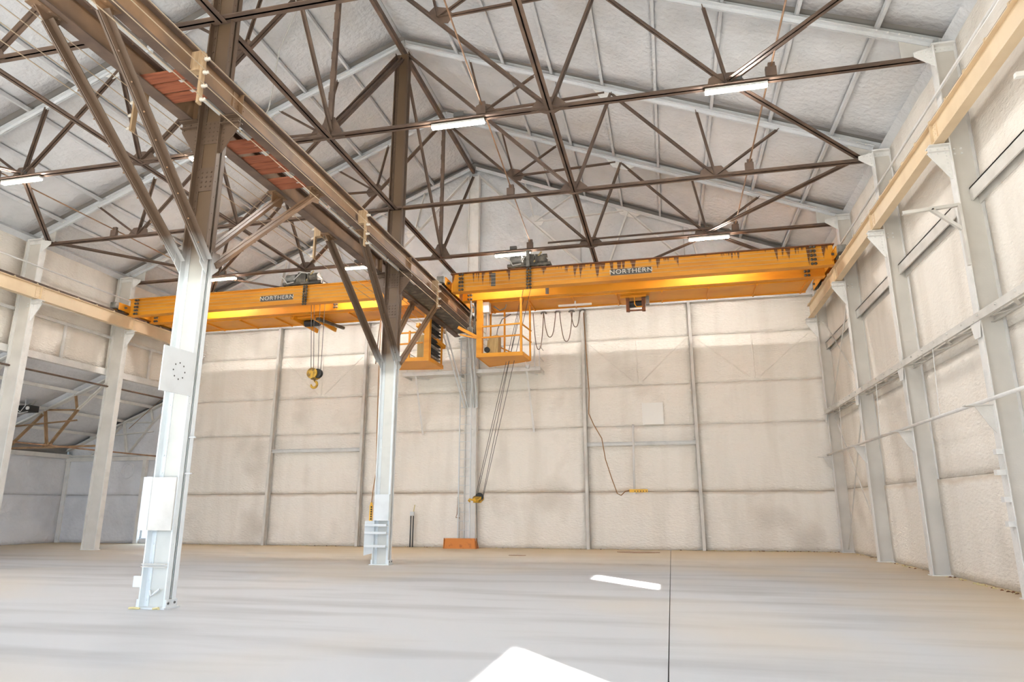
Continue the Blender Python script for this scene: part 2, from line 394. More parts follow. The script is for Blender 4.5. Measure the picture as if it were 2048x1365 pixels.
# right wall
wr = thing('wall_right', None, None, (WR, 0, 0), kind='structure')
win = [(5.65, 6.85, 5.05, 6.52), (-3.6, -1.55, 5.05, 6.52)]      # high windows nearer than the picture's edge
ybnd = [YF, -3.6, -1.55, 0.3, 5.05, 5.65, 6.85, 9.25, 13.3, 17.52, 21.6, YB]
for i in range(len(ybnd) - 1):
    y0, y1 = ybnd[i], ybnd[i + 1]
    iswin = any(abs(w[0] - y0) < .01 for w in win)
    zz = [0, 5.05] if iswin else [0, 2.05, 7.35]
    segs = [(3.6 if y0 < 0 else 0, 5.05), (6.52, 10.75)] if iswin else [(3.6, 10.75)] if y0 == -1.55 else [(0, 2.1), (2.1, 4.55), (4.55, 7.3), (7.3, 10.75)]  # unseen ground-level opening beside the camera, added for cool daylight from the right
    for z0, z1 in segs:
        MB().box(WR + .1, WR + .16, y0, y1, z0, z1).build('backing', 'crack_dark', wr)
        yc = y1 - (.15 if (y1 in (13.3, 17.52, 21.6) and z0 > 1) else 0)
        wpanel(wr, (WR, yc, z0), (WR, y0, z0), (WR, y0, z1), (WR, yc, z1), (-1, 0, 0), n=(12, 12) if y1 > 9 else (2, 2))
    if iswin:
        for z0, z1, yy0, yy1 in ((5.05, 5.1, y0, y1), (6.47, 6.52, y0, y1), (5.05, 6.52, y0, y0 + .05), (5.05, 6.52, y1 - .05, y1), (5.23, 5.27, y0, y1)):
            MB().box(WR + .1, WR + .15, yy0, yy1, z0, z1).build('window_bar', 'grey_steel', wr)
# girts along the right wall between the columns
ycol = [9.25, 13.3, 17.52, 21.6, 25.85]
for i in range(len(ycol) - 1):
    y0, y1 = ycol[i] + .02, ycol[i + 1] - .02
    MB().box(WR - .16, WR + .02, y0, y1, 7.28, 7.31).box(WR - .16, WR - .13, y0, y1, 7.05, 7.31).box(WR - .03, WR + .02, y0, y1, 6.98, 7.31).build('wall_girt', 'grey_steel', wr)

# left clerestory wall above the aisle
wl = thing('wall_left', None, None, (WLF, 0, 6.5), kind='structure')
yl = [YF, 5.05, 9.25, 13.3, 17.52, 21.6, YB]
MB().box(WLF - .2, WLF - .1, YF, YB, 6.55, 10.9).build('backing', 'joint_dark', wl)
for i in range(len(yl) - 1):
    y0, y1 = yl[i], yl[i + 1]; ym = (y0 + y1) / 2
    for a, b_ in ((y0, ym), (ym, y1)):
        wpanel(wl, (WLF, a, 6.75), (WLF, b_, 6.75), (WLF, b_, 8.0), (WLF, a, 8.0), (1, 0, 0), n=(6, 5))
    wpanel(wl, (WLF, y0, 8.0), (WLF, y1, 8.0), (WLF, y1, 10.75), (WLF, y0, 10.75), (1, 0, 0), n=(8, 8))
    MB().box(WLF, WLF + .05, ym - .05, ym + .05, 6.7, 8.0).build('wall_post', 'foam_steel', wl)
    MB().box(WLF - .1, WLF + .10, y0, y1, 6.5, 6.74).build('sill_beam', 'foam_steel', wl)
    MB().box(WLF, WLF + .07, y0, y1, 7.95, 8.05).build('wall_girt', 'foam_steel', wl)

# aisle outer wall, aisle roof
wa = thing('wall_aisle', None, None, (XA, 0, 0), kind='structure')
MB().box(XA - .2, XA - .1, YF, YB, 0, 4.3).build('backing', 'joint_dark', wa)
for i in range(len(yl) - 1):
    y0, y1 = yl[i], yl[i + 1]
    wpanel(wa, (XA, y0, 0), (XA, y1, 0), (XA, y1, 2.05), (XA, y0, 2.05), (1, 0, 0), mtl='foam_aisle')
    wpanel(wa, (XA, y0, 2.05), (XA, y1, 2.05), (XA, y1, 3.75), (XA, y0, 3.75), (1, 0, 0), mtl='foam_aisle')
    MB().box(XA, XA + .15, y0, y1, 3.68, 3.86).build('eave_beam', 'foam_steel', wa)
    MB().box(XA, XA + .2, y1 - .08, y1 + .08, 0, 3.8).build('wall_post', 'foam_steel', wa)
for x in (-25.1, -22.6):
    MB().box(x - .09, x + .09, YB - .16, YB, 0, 3.62).build('wall_post', 'foam_steel', wb)
MB().box(XA, -20.6, YB - .12, YB, 3.55, 3.72).build('wall_beam', 'foam_steel', wb)
MB().tube([(-23.55 + .34 * math.cos(a * math.pi / 12), YB - .03, 3.12 + .34 * math.sin(a * math.pi / 12)) for a in range(25)], .035, 6).tube(
    [(-23.5 + .22 * math.cos(a * math.pi / 12), YB - .03, 3.1 + .30 * math.sin(a * math.pi / 12)) for a in range(22)], .02, 6).build('fan_ring', 'foam_aisle', wb)
ca = thing('ceiling', None, None, (-24, 0, 5.3), kind='structure')
def za(x): return 6.42 + 0.42 * (x - WLF)
MB().plate([(XA - .2, YF, za(XA - .2) + .25), (WLF, YF, za(WLF) + .25), (WLF, YB + .2, za(WLF) + .25), (XA - .2, YB + .2, za(XA - .2) + .25)], (-.42, 0, 1), .1).build('deck', 'joint_dark', ca)
for i in range(len(yl) - 1):
    for j in range(4):
        xa_, xb_ = XA + j * (WLF - XA) / 4, XA + (j + 1) * (WLF - XA) / 4
        wpanel(ca, (xa_, yl[i], za(xa_) + .13), (xa_, yl[i + 1], za(xa_) + .13), (xb_, yl[i + 1], za(xb_) + .13), (xb_, yl[i], za(xb_) + .13), (.39, 0, -.92), mtl='foam_aisle', n=(5, 5))
for j in range(1, 4):
    x = XA + j * (WLF - XA) / 4
    MB().bar((x, YF, za(x) + .08), (x, YB, za(x) + .08), .07, .12).build('purlin', 'foam_steel', ca)

# main roof : foam panels between purlins and rafters, two slopes
PUR = [1.5 * k + .35 for k in range(0, 9)]
for side in (1, -1):
    cn = thing('ceiling', None, None, (X0 + side * 6.5, 0, 13.3), kind='structure')
    ue = 13.75
    e = lambda u, y, dz=0: (X0 + side * u, y, 16.13 - .408 * u + dz)
    MB().plate([e(0, YF - .2, .25), e(ue, YF - .2, .25), e(ue, YB + .3, .25), e(0, YB + .3, .25)], (side * .408, 0, 1), .1).build('deck', 'joint_dark', cn)
    us = [0.0] + PUR[1:] + [ue]
    yy = [YF, 5.05] + YT[2:] + [YB]
    for j in range(len(yy) - 1):
        for i in range(len(us) - 1):
            a, b_ = us[i], us[i + 1]
            ya, yb_ = yy[j] + .08, yy[j + 1] - .115
            q = [e(a, ya, .12), e(b_, ya, .12), e(b_, yb_, .12), e(a, yb_, .12)]
            if side < 0: q = [q[1], q[0], q[3], q[2]]
            wpanel(cn, q[0], q[3], q[2], q[1], (-side * .378, 0, -.926), mtl='foam_roof', n=(8, 14) if yy[j + 1] > 6 else (2, 2), bulge=.022, noise=.010, g=.012)
    for u in PUR[1:]:
        MB().bar(e(u, YF, .04), e(u, YB, .04), .075, .11).build('purlin', 'foam_roof', cn)
    # spray-foam cove where roof meets wall
    MB().bar((WR + .02 if side > 0 else WLF - .02, YF, zroof(WR) - .02), (WR + .02 if side > 0 else WLF - .02, YB, zroof(WR) - .02), .22, .3, up=(-side, 0, 1)).build('foam_cove', 'foam_roof', cn)

# front wall behind the camera with a wide doorway
wf = thing('wall_front', None, None, (X0, YF, 0), kind='structure')
for x0, x1, z0, z1 in ((XA, -26.3, 0, 6.5), (-26.3, -21.5, 3.4, 6.5), (-21.5, -19, 0, 6.5), (-19, -9.4, 5.2, 9.5), (-6.0, 4.6, 5.2, 9.5), (-9.4, -6.0, 0, 9.5), (4.6, WR + .2, 0, 9.5), (WLF, -19, 6.5, 9.5)):  # low opening at the aisle end is added to bring sky light in there
    MB().box(x0, x1, YF - .15, YF, z0, z1).build('wall_sheet', 'foam_wall', wf)
MB().plate([(WLF, YF - .08, 9.5), (WR + .2, YF - .08, 9.5), (WR + .2, YF - .08, zroof(WR)), (X0, YF - .08, 16.2), (WLF, YF - .08, zroof(WLF))], (0, 1, 0), .15).build('gable_sheet', 'foam_wall', wf)
# ground outside
gr = MB().box(-80, 70, -90, 80, -0.6, -0.42).build('ground', 'sky_ground'); tag(gr, kind='structure')

# ================================================================== STEEL COLUMNS
def seat_bracket(root, x, y, sgn, z, reach, w, mtl, drop=.70, rivet_y=None):
    """triangular crane-seat bracket on the sgn side of a column face at x"""
    xe = x + sgn * reach
    MB().plate([(x, y, z), (xe, y, z), (xe, y, z - .18), (x + sgn * .03, y, z - drop), (x, y, z - drop)], (0, 1, 0), .02).box(
        min(x, xe), max(x, xe), y - w / 2, y + w / 2, z - .02, z).box(min(x, xe), max(x, xe), y - .07, y + .07, z - .13, z - .11).build('seat_bracket', mtl, root)
    rv = MB()
    k = max(2, int(reach / .11))
    for i in range(k):
        for zz in (z - .06, z - .15):
            rv.dome((x + sgn * (.06 + i * (reach - .1) / max(1, k - 1)), y - .012, zz), (0, -1, 0), .02)
    for i in range(6):
        rv.dome((x + sgn * .05, y - .012, z - .22 - i * .075), (0, -1, 0), .018)
    stuff(rv.build('rivets', mtl, root))

def centre_column(label, x, y, top, mtl='column_paint', seat=True, base=True, half=.23):
    root = thing('steel_column', label, 'column', (x, y, 0))
    MB().box(x - half + .01, x + half - .01, y - .008, y + .008, 0, top).build('web', 'column_cream', root)
    for s in (-1, 1):
        xo = x + s * half
        f = MB()
        for k in (-1, 1):
            f.box(min(xo, xo - s * .022), max(xo, xo - s * .022), y + (k * .006 if k > 0 else -.12), y + (.12 if k > 0 else -.006), 0, top)
            f.box(min(xo, xo - s * .10), max(xo, xo - s * .10), y + (.008 if k > 0 else -.022), y + (.022 if k > 0 else -.008), 0, top)
        f.build('flange', mtl, root)
    rv = MB(); z = .12
    while z < top - .3:
        rv.dome((x - half + .065, y - .022, z), (0, -1, 0), .019)
        if int(z * 10) % 3 == 0: rv.dome((x + half, y - .07, z), (1, 0, 0), .012)
        z += .15 if z > 5.6 else .27
    for i in range(4):
        for j in range(3):
            rv.dome((x - .09 + j * .09, y - .02, 6.95 + i * .09), (0, -1, 0), .022)
    stuff(rv.build('rivets', mtl, root))
    MB().box(x - .14, x + .14, y - .02, y - .008, 6.86, 7.31).build('splice_plate', mtl, root)
    if base:
        MB().box(x - half - .06, x + half + .05, y - .17, y + .17, 0, .02).box(x - half - .03, x - half, y - .12, y + .12, 0, .13).box(x + half, x + half + .03, y - .12, y + .12, 0, .13).build('base_plate', 'white_paint', root)
        bl = MB()
        for yy in (-.08, .06): bl.dome((x + half + .03, y + yy, .08), (1, 0, 0), .022)
        stuff(bl.build('bolts', 'plate_dark', root))
    if seat:
        for s in (-1, 1): seat_bracket(root, x + s * half, y - .05, s, 8.23, .36, .22, mtl, .68)
        MB().box(x - half + .03, x + half - .03, y - .024, y - .010, 7.78, 8.22).build('seat_plate', mtl, root)
        rv = MB()
        for i in range(5):
            for j in range(4): rv.dome((x - .13 + j * .085, y - .024, 7.84 + i * .085), (0, -1, 0), .018)
        stuff(rv.build('rivets', mtl, root))
        # knee-brace gussets
        for s in (-1, 1):
            for k in (-1, 1):
                MB().plate([(x + s * (half + .012), y + k * .05, 5.28), (x + s * (half + .012), y + k * .24, 5.45), (x + s * (half + .012), y + k * .24, 5.75), (x + s * (half + .012), y + k * .05, 5.72)], (1, 0, 0), .015).build('knee_gusset', mtl, root)
    return root

CA = (X0 - .01, 9.40); CB = (X0 + .02, 17.70)
colA = centre_column('riveted centre column nearest the camera, white below and brown above', CA[0], CA[1], 15.7)
colB = centre_column('riveted centre column beside the yellow crane cab, white foot and brown shaft', CB[0], CB[1], 15.7)
# plates on column A
x, y = CA
pl = MB().plate([(x + .25, 8.60, 3.89), (x + .25, y - .10, 3.91), (x + .25, y - .10, 3.20), (x + .25, 8.60, 3.19)], (1, 0, 0), .02).build('sign_plate', 'white_paint', colA)
hl = MB()
for i in range(8):
    a = i * math.pi / 4; hl.cyl((x + .258, 8.97 + .13 * math.cos(a), 3.55 + .13 * math.sin(a)), (x + .262, 8.97 + .13 * math.cos(a), 3.55 + .13 * math.sin(a)), .014, 8)
stuff(hl.build('bolt_holes', 'plate_dark', pl))
MB().box(x - .21, x + .215, y - .15, y - .125, 1.13, 1.93).build('cover_plate', 'grey_steel', colA)
MB().hexa([(x - .42, y - .10, 1.13), (x - .21, y - .16, 1.13), (x - .21, y - .145, 1.13), (x - .42, y - .085, 1.13), (x - .42, y - .10, 1.94), (x - .21, y - .16, 1.94), (x - .21, y - .145, 1.94), (x - .42, y - .085, 1.94)]).build('wing_plate', 'white_paint', colA)
MB().chan((x - .21, y - .12, .62), (x + .21, y - .12, .62), .06, .05, .01).build('cross_bar', 'grey_steel', colA)
MB().box(x - .36, x - .23, y - .12, y - .10, .30, .46).build('tab_plate', 'white_paint', colA)
MB().tube([(x - .10, y - .05, .25), (x - .06, y - .07, .17), (x, y - .06, .22), (x + .06, y - .05, .27)], .018, 6).build('foam_blob', 'foam_steel', colA, smooth=True)
stuff(MB().tube([(x - .3, y - .2, .01), (x - .2, y - .22, .02), (x - .12, y - .2, .01)], .02, 5).tube([(x + .1, y - .2, .01), (x + .17, y - .16, .02), (x + .2, y - .19, .01)], .018, 5).build('foam_residue', 'yellow_residue', colA))
for zz in (2.55, 1.98): MB().box(x + .23, x + .34, y + .0, y + .03, zz, zz + .02).build('cable_clip', 'white_paint', colA)
# plates and steps on column B
x, y = CB
MB().box(x - .21, x + .22, y - .16, y - .125, 1.14, 1.83).build('cover_plate', 'white_paint', colB)
MB().hexa([(x - .43, y - .22, .24), (x - .2, y - .10, .30), (x - .2, y - .08, .30), (x - .43, y - .20, .24), (x - .43, y - .22, 1.13), (x - .2, y - .10, 1.13), (x - .2, y - .08, 1.13), (x - .43, y - .20, 1.13)]).build('wing_plate', 'white_paint', colB)
for zz in (1.0, .80, .46):
    MB().box(x - .42, x + .2, y - .25, y - .22, zz, zz + .055).plate([(x - .42, y - .22, zz), (x + .2, y - .22, zz), (x + .2, y - .10, zz - .0), (x - .1, y - .06, zz)], (0, 0, 1), .02).build('step', 'white_paint', colB)

# column against the back wall under the ridge
xb, yb = X0 + .1, YB - .27
colC = thing('steel_column', 'white painted riveted column behind the ladder on the back wall', 'column', (xb, yb, 0))
MB().box(xb - .22, xb + .22, yb + .0, yb + .02, 0, 15.5).build('web', 'foam_steel', colC)
for s in (-1, 1): MB().box(xb + s * .22 - .012, xb + s * .22 + .012, yb - .12, yb + .16, 0, 15.5).build('flange', 'foam_steel', colC)
rv = MB(); z = .3
while z < 15.2:
    rv.dome((xb - .16, yb, z), (0, -1, 0), .016); rv.dome((xb + .16, yb, z), (0, -1, 0), .016); z += .2
stuff(rv.build('rivets', 'foam_steel', colC))
seat_bracket(colC, xb + .2, yb - .05, 1, 8.23, .35, .22, 'foam_steel'); seat_bracket(colC, xb - .2, yb - .05, -1, 8.23, .35, .22, 'foam_steel')

# wall columns, right row and left row
def wall_column(label, face, y, sgn, top=10.42, low=False):
    """sgn = +1 : column stands outward (right row) of its inner face"""
    root = thing('wall_column', label, 'column', (face + sgn * .2, y, 0))
    dep = .40 if sgn > 0 else .58
    mt_ = 'web_grey'
    b0, b1 = sorted((face, face + sgn * .02)); MB().box(b0, b1, y - .11, y + .11, 0, top).build('flange', 'foam_steel', root)
    b0, b1 = sorted((face + sgn * .02, face + sgn * dep)); MB().box(b0, b1, y - .007, y + .007, 0, top).build('web', mt_, root)
    b0, b1 = sorted((face + sgn * dep, face + sgn * (dep + .02))); MB().box(b0, b1, y - .11, y + .11, 0, top).build('flange', 'foam_steel', root)
    seat_bracket(root, face, y - .03, -sgn, 8.23, .36, .22, 'foam_steel', .70)
    # truss seat gusset and cap
    MB().plate([(face, y - .06, top - .03), (face - sgn * .34, y - .06, top - .10), (face - sgn * .34, y - .06, top - .20), (face, y - .06, top - .46)], (0, 1, 0), .02).build('truss_gusset', 'foam_steel', root)
    c0, c1 = sorted((face - sgn * .02, face + sgn * dep)); MB().box(c0, c1, y - .13, y + .13, top - .02, top + .02).box(c0, c1, y - .03, y - .0, top - .14, top - .02).build('cap_plate', 'foam_steel', root)
    rv = MB()
    for i in range(4):
        rv.dome((face - sgn * (.05 + .08 * i), y - .07, top - .12), (0, -1, 0), .018)
        rv.dome((face - sgn * .05, y - .07, top - .2 - .07 * i), (0, -1, 0), .018)
        rv.dome((face + sgn * (.08 + .08 * i), y - .03, top - .08), (0, -1, 0), .016)
    for zz in (8.05, 8.15):
        for dx in (.1, .22): rv.dome((face + sgn * dx, y - .01, zz), (0, -1, 0), .025)
    stuff(rv.build('rivets', 'foam_steel', root))
    MB().box(min(face - sgn * .03, face + sgn * (dep + .03)), max(face - sgn * .03, face + sgn * (dep + .03)), y - .14, y + .14, 0, .02).build('base_plate', 'foam_steel', root)
    return root
RC = [(25.82, 'grey wall column in the right rear corner'), (21.58, 'second grey wall column from the right rear corner'),
      (17.53, 'third grey wall column from the right rear corner'), (13.31, 'near grey wall column at the right edge with a swing bracket')]
rcols = []
for yy, lb in RC: rcols.append(wall_column(lb, XR, yy, 1))
wall_column('grey wall column just outside the right edge of the picture', XR, 9.25, 1)
wall_column('white left-row column nearest the back wall, bare down to the floor', XL, 21.65, -1)
wall_column('white left-row column at the left edge of the picture', XL, 17.55, -1)
wall_column('white left-row column in the corner hidden behind the near centre column', XL, 25.8, -1)
wall_column('white left-row column beyond the left edge of the picture', XL, 13.4, -1)
# swing bracket on near right column
c = rcols[3]; y = 13.31
MB().ell((XR - .02, y - .15, 6.95), (XR - 1.0, y - .15, 6.88), .06, .01).build('swing_arm', 'grey_steel', c)
MB().ell((XR - .02, y - .15, 6.45), (XR - .5, y - .15, 6.90), .06, .01).build('swing_strut', 'grey_steel', c)
MB().bar((XR - .03, y - .14, 6.95), (XR - .03, y - .14, 5.75), .05, .08, (0, 1, 0)).build('swing_post', 'grey_steel', c)
for i, (zz, ww) in enumerate(((2.35, .10), (2.0, .14), (1.55, .1), (1.15, .1))):
    MB().box(XR - ww, XR, y - .1, y + .02, zz, zz + .09).build('clip_plate', 'foam_steel', c)

# ================================================================== ROOF TRUSSES
def half_truss(label, Y, side, white=False, chord=True):
    root = thing('roof_truss', label, 'roof truss', (X0 + side * 6.5, Y, CH))
    k = 1.0 if side > 0 else 13.04 / 13.26
    mt_ = 'foam_steel' if white else 'brown_steel'
    P = lambda u, z: (X0 + side * u * k, Y, z)
    up = (0, 0, 1)
    # rafter: double angle coated in foam
    r = MB(); a, b_ = P(.1, zr(.1)), P(13.3, zr(13.3)); r.dbl(a, b_, .105, .02, .02, flip=True); r.build('rafter', 'foam_roof', root)
    if chord: MB().dbl(P(0.0, CH), P(13.22, CH), .095, .014, .014).build('bottom_chord', mt_, root)
    n1, n2, G, R = P(5.46, CH), P(9.33, CH), P(2.72, 13.2), P(6.58, zr(6.58) - .05)
    MB().dbl(P(.22, 15.62), n1, .085, .013, .013).build('diagonal', mt_, root)
    MB().dbl(G, P(2.28, zr(2.28)), .06, .011, .011).build('strut', mt_, root)
    MB().dbl(G, P(4.32, zr(4.32)), .06, .011, .011).build('strut', mt_, root)
    MB().dbl(G, P(6.4, zr(6.4) - .08), .06, .011, .011).build('tie', mt_, root)
    MB().dbl(n1, R, .08, .012, .012).build('strut', mt_, root)
    MB().dbl(R, n2, .07, .012, .012).build('diagonal', mt_, root)
    MB().dbl(n2, P(8.95, zr(8.95)), .065, .012, .012).build('strut', mt_, root)
    MB().dbl(n2, P(11.05, zr(11.05)), .06, .011, .011).build('strut', mt_, root)
    g = lambda pts: MB().plate([P(*p) for p in pts], (0, 1, 0), .014)
    g([(5.0, CH - .04), (5.15, CH + .2), (5.4, CH + .26), (5.62, CH + .26), (5.8, CH + .1), (5.9, CH - .04), (5.46, CH - .14)]).build('gusset', mt_, root)
    g([(8.9, CH - .05), (8.95, CH + .18), (9.1, CH + .27), (9.5, CH + .27), (9.75, CH - .05)]).build('gusset', mt_, root)
    g([(2.45, 13.36), (2.62, 13.52), (2.95, 13.42), (3.12, 13.2), (2.98, 12.98), (2.8, 13.02)]).build('gusset', mt_, root)
    g([(6.05, zr(6.05) - .03), (6.3, zr(6.3) - .3), (6.8, zr(6.8) - .28), (7.1, zr(7.1) - .03)]).build('gusset', 'foam_steel', root)
    g([(12.72, CH - .03), (12.72, zr(12.72)), (13.3, zr(13.3) + .02), (13.3, CH)]).build('heel_plate', 'grey_steel', root)
    if not white:
        # flat lateral-bracing plate below the node
        c = Vector(n1); MB().plate([c + V(-.32, 0, -.06), c + V(0, -.22, -.06), c + V(.32, 0, -.06), c + V(0, .22, -.06)], (0, 0, 1), .014).build('lateral_plate', mt_, root)
        rv = MB()
        for i in range(5): rv.dome(P(12.3 + i * .2, zr(12.3 + i * .2))[:1] + (Y - .16,) + P(12.3 + i * .2, zr(12.3 + i * .2))[2:], (0, -1, 0), .02)
        stuff(rv.build('rivets', 'foam_steel', root))
    return root
TNAME = {5.05: 'fifth', 9.25: 'fourth', 13.45: 'third', 17.65: 'second', 21.85: 'rearmost'}
for Y in (9.25, 13.45, 17.65, 21.85):
    for s in (1, -1):
        w = {9.25: 'framing into the near centre column', 13.45: 'midway between the two centre columns', 17.65: 'framing into the farther centre column', 21.85: 'right above the yellow cranes'}[Y]
        half_truss('brown steel roof truss over the %s bay, %s' % ('right' if s > 0 else 'left', w), Y, s)
for s in (1, -1):
    half_truss('white painted end truss against the back gable, %s half' % ('right' if s > 0 else 'left'), YB - .1, s, white=True, chord=False)
# extra flat bar lying over the rear truss
tag(MB().ell((-3.7, 21.8, CH + .17), (2.0, 21.8, CH + .17), .07, .012).build('angle_bar', 'brown_steel', loc=(-1, 21.8, CH)), 'loose brown angle bar just above the rear right bottom chord', 'steel bar')
for xx, lab in ((-2.25, 'left'), (.65, 'right')):
    pass

# ridge truss along the building between centre columns
rd = thing('ridge_truss', 'brown lengthwise ridge truss linking the centre columns', 'roof truss', (X0, 17, CH))
MB().bar((X0, YF, 15.82), (X0, YB - .1, 15.82), .11, .20).build('ridge_beam', 'brown_steel', rd)
for a, b_ in ((YF, 9.3), (9.5, 17.6), (17.8, YB - .3)):
    MB().dbl((X0, a, CH - .02), (X0, b_, CH - .02), .10, .014, .014).build('bottom_tie', 'brown_steel', rd)
for y, fro, to in ((13.45, 9.5, 17.6), (21.85, 17.8, YB - .3), (5.05, .9, 9.3)):
    for s in (-1, 1): MB().chan((X0 + s * .05, y, CH), (X0 + s * .05, y, 15.75), .05, .10, .01, up=(0, 1, 0), k=s).build('post_half', 'brown_steel', rd)
    bt = MB()
    for i in range(9): bt.box(X0 - .07, X0 + .07, y - .055, y - .045, CH + .4 + i * .58, CH + .62 + i * .58)
    stuff(bt.build('battens', 'brown_steel', rd))
    for e, hi in ((fro, 1), (to, 1)):
        MB().dbl((X0 + .06, y, CH + .12), (X0 + .06, e, 15.45), .075, .012, .012, up=(1, 0, 0)).build('diagonal', 'brown_steel', rd)
        if e == to and y == 13.45:
            MB().dbl((X0 - .10, y, CH + .12), (X0 - .10, e, 15.45), .06, .012, .012, up=(1, 0, 0)).build('diagonal', 'brown_steel', rd)
    MB().plate([(X0 - .45, y, CH - .1), (X0 - .3, y, CH + .15), (X0 - .12, y, CH + .5), (X0 + .12, y, CH + .5), (X0 + .3, y, CH + .15), (X0 + .45, y, CH - .1)], (0, 1, 0), .016).build('gusset', 'brown_steel', rd)

# lateral bracing in the bottom-chord plane
def brace(label, a, b_, leg=.075, mtl='brown_steel', name='bracing_strut'):
    o = MB().dbl(a, b_, leg, .012, .012).build(name, mtl, loc=tuple(lerp(a, b_, .5))); tag(o, label, 'brace'); return o
for s, nm in ((1, 'right'), (-1, 'left')):
    k = 1 if s > 0 else 13.04 / 13.26
    xn1, xn2, xe = X0 + s * 5.46 * k, X0 + s * 9.33 * k, X0 + s * 12.95 * k
    brace('long brown tie running front to back over the middle of the %s bay' % nm, (xn1, YF, CH - .05), (xn1, YB - .1, CH - .05), .08)
    for ya, yb2, lab in ((13.45, 17.65, 'third truss to the farther side column'), (13.45, 9.25, 'third truss toward the near side column'),
                         (21.85, 17.65, 'rear truss to the farther side column'), (21.85, YB - .1, 'rear truss to the back corner')):
        brace('brown diagonal roof brace on the %s, from %s' % (nm, lab), (xn2, ya, CH + .10), (xe, yb2, CH + .10), .08)
    brace('brown diagonal roof brace on the %s, from the rear truss to the back gable' % nm, (xn2, 21.85, CH - .03), (xn1 - s * .3, YB - .1, CH - .03), .06)
# slim pipes lying across the chords, held by clamps
def chord_pipe(label, x, x2=None):
    x2 = x if x2 is None else x2
    root = thing('roof_pipe', label, 'pipe', (x, 15, CH + .12))
    MB().tube([(x + (x2 - x) * (Y - 5) / 17, Y, CH + .27) for Y in (3, 8, 13.45, 17.65, 21.85)], .02, 6).build('pipe', 'rod_rust', root)
    for Y in (13.45, 17.65, 21.85):
        xx = x + (x2 - x) * (Y - 5) / 17
        MB().box(xx - .12, xx + .1, Y - .05, Y + .05, CH + .04, CH + .26).box(xx - .06, xx + .08, Y - .04, Y + .04, CH + .24, CH + .36).build('clamp', 'brown_steel', root)
chord_pipe('slim rust coloured pipe clamped on the chords near the right wall', 2.57)
chord_pipe('slim rust coloured pipe clamped on the chords right of the centre columns', -3.25, -4.35)
chord_pipe('slim rust coloured pipe clamped on the chords near the left wall', -17.75)

# ================================================================== CRANE RUNWAYS
def runway(label, x, y0, y1, mtl, fmt=None, zb=8.25, h=.47, w=.19, inner=-1, rail='brown_steel', clips=True, joints=()):
    root = thing('runway_beam', label, 'crane rail', (x, (y0 + y1) / 2, zb))
    MB().box(x - w / 2, x + w / 2, y0, y1, zb, zb + .022).build('bottom_flange', fmt or mtl, root)
    MB().box(x - .012, x + .012, y0, y1, zb + .022, zb + h - .022).build('web', mtl, root)
    MB().box(x - w / 2, x + w / 2, y0, y1, zb + h - .022, zb + h).build('top_flange', fmt or mtl, root)
    MB().box(x - .05, x + .05, y0, y1, zb + h, zb + h + .02).box(x - .012, x + .012, y0, y1, zb + h + .02, zb + h + .07).box(x - .03, x + .03, y0, y1, zb + h + .07, zb + h + .10).build('rail', rail, root)
    if clips:
        c = MB(); y = y0 + .4
        while y < y1 - .2:
            for s in (-1, 1): c.tube([(x + s * .04, y, zb + h + .03), (x + s * .075, y, zb + h + .045), (x + s * .10, y, zb + h + .02), (x + s * .105, y, zb + h - .03)], .014, 5)
            y += .82
        stuff(c.build('rail_clips', mtl, root))
    rv = MB()
    for jy in joints:
        MB().box(x + inner * .012, x + inner * .03, jy - .18, jy + .18, zb + .06, zb + h - .06).build('splice_plate', mtl, root)
        MB().box(x - w / 2 + .01, x + w / 2 - .01, jy - .006, jy + .006, zb + .022, zb + h - .022).build('stiffener', mtl, root)
        for dy in (-.13, -.05, .05, .13):
            for dz in (.1, .2, .3, .38): rv.dome((x + inner * .032, jy + dy, zb + dz), (inner, 0, 0), .014)
    if joints: stuff(rv.build('rivets', mtl, root))
    return root
runway('tan crane runway beam along the right wall', 5.38, 3.0, 25.75, 'tan_paint', inner=-1, joints=(9.25, 13.31, 17.53, 21.58))
runway('tan crane runway beam along the left column row', -20.28, 3.0, 25.75, 'tan_paint', inner=1, joints=(13.4, 17.55, 21.65))
gR = runway('brown central runway girder carrying the right crane', -7.21, 0, 25.55, 'girder_steel', 'brown_steel', w=.235, inner=1, joints=(9.40, 17.70))
gL = runway('brown central runway girder carrying the left crane', -8.13, 0, 25.55, 'girder_steel', 'brown_steel', w=.235, inner=-1, joints=(9.40, 17.70))
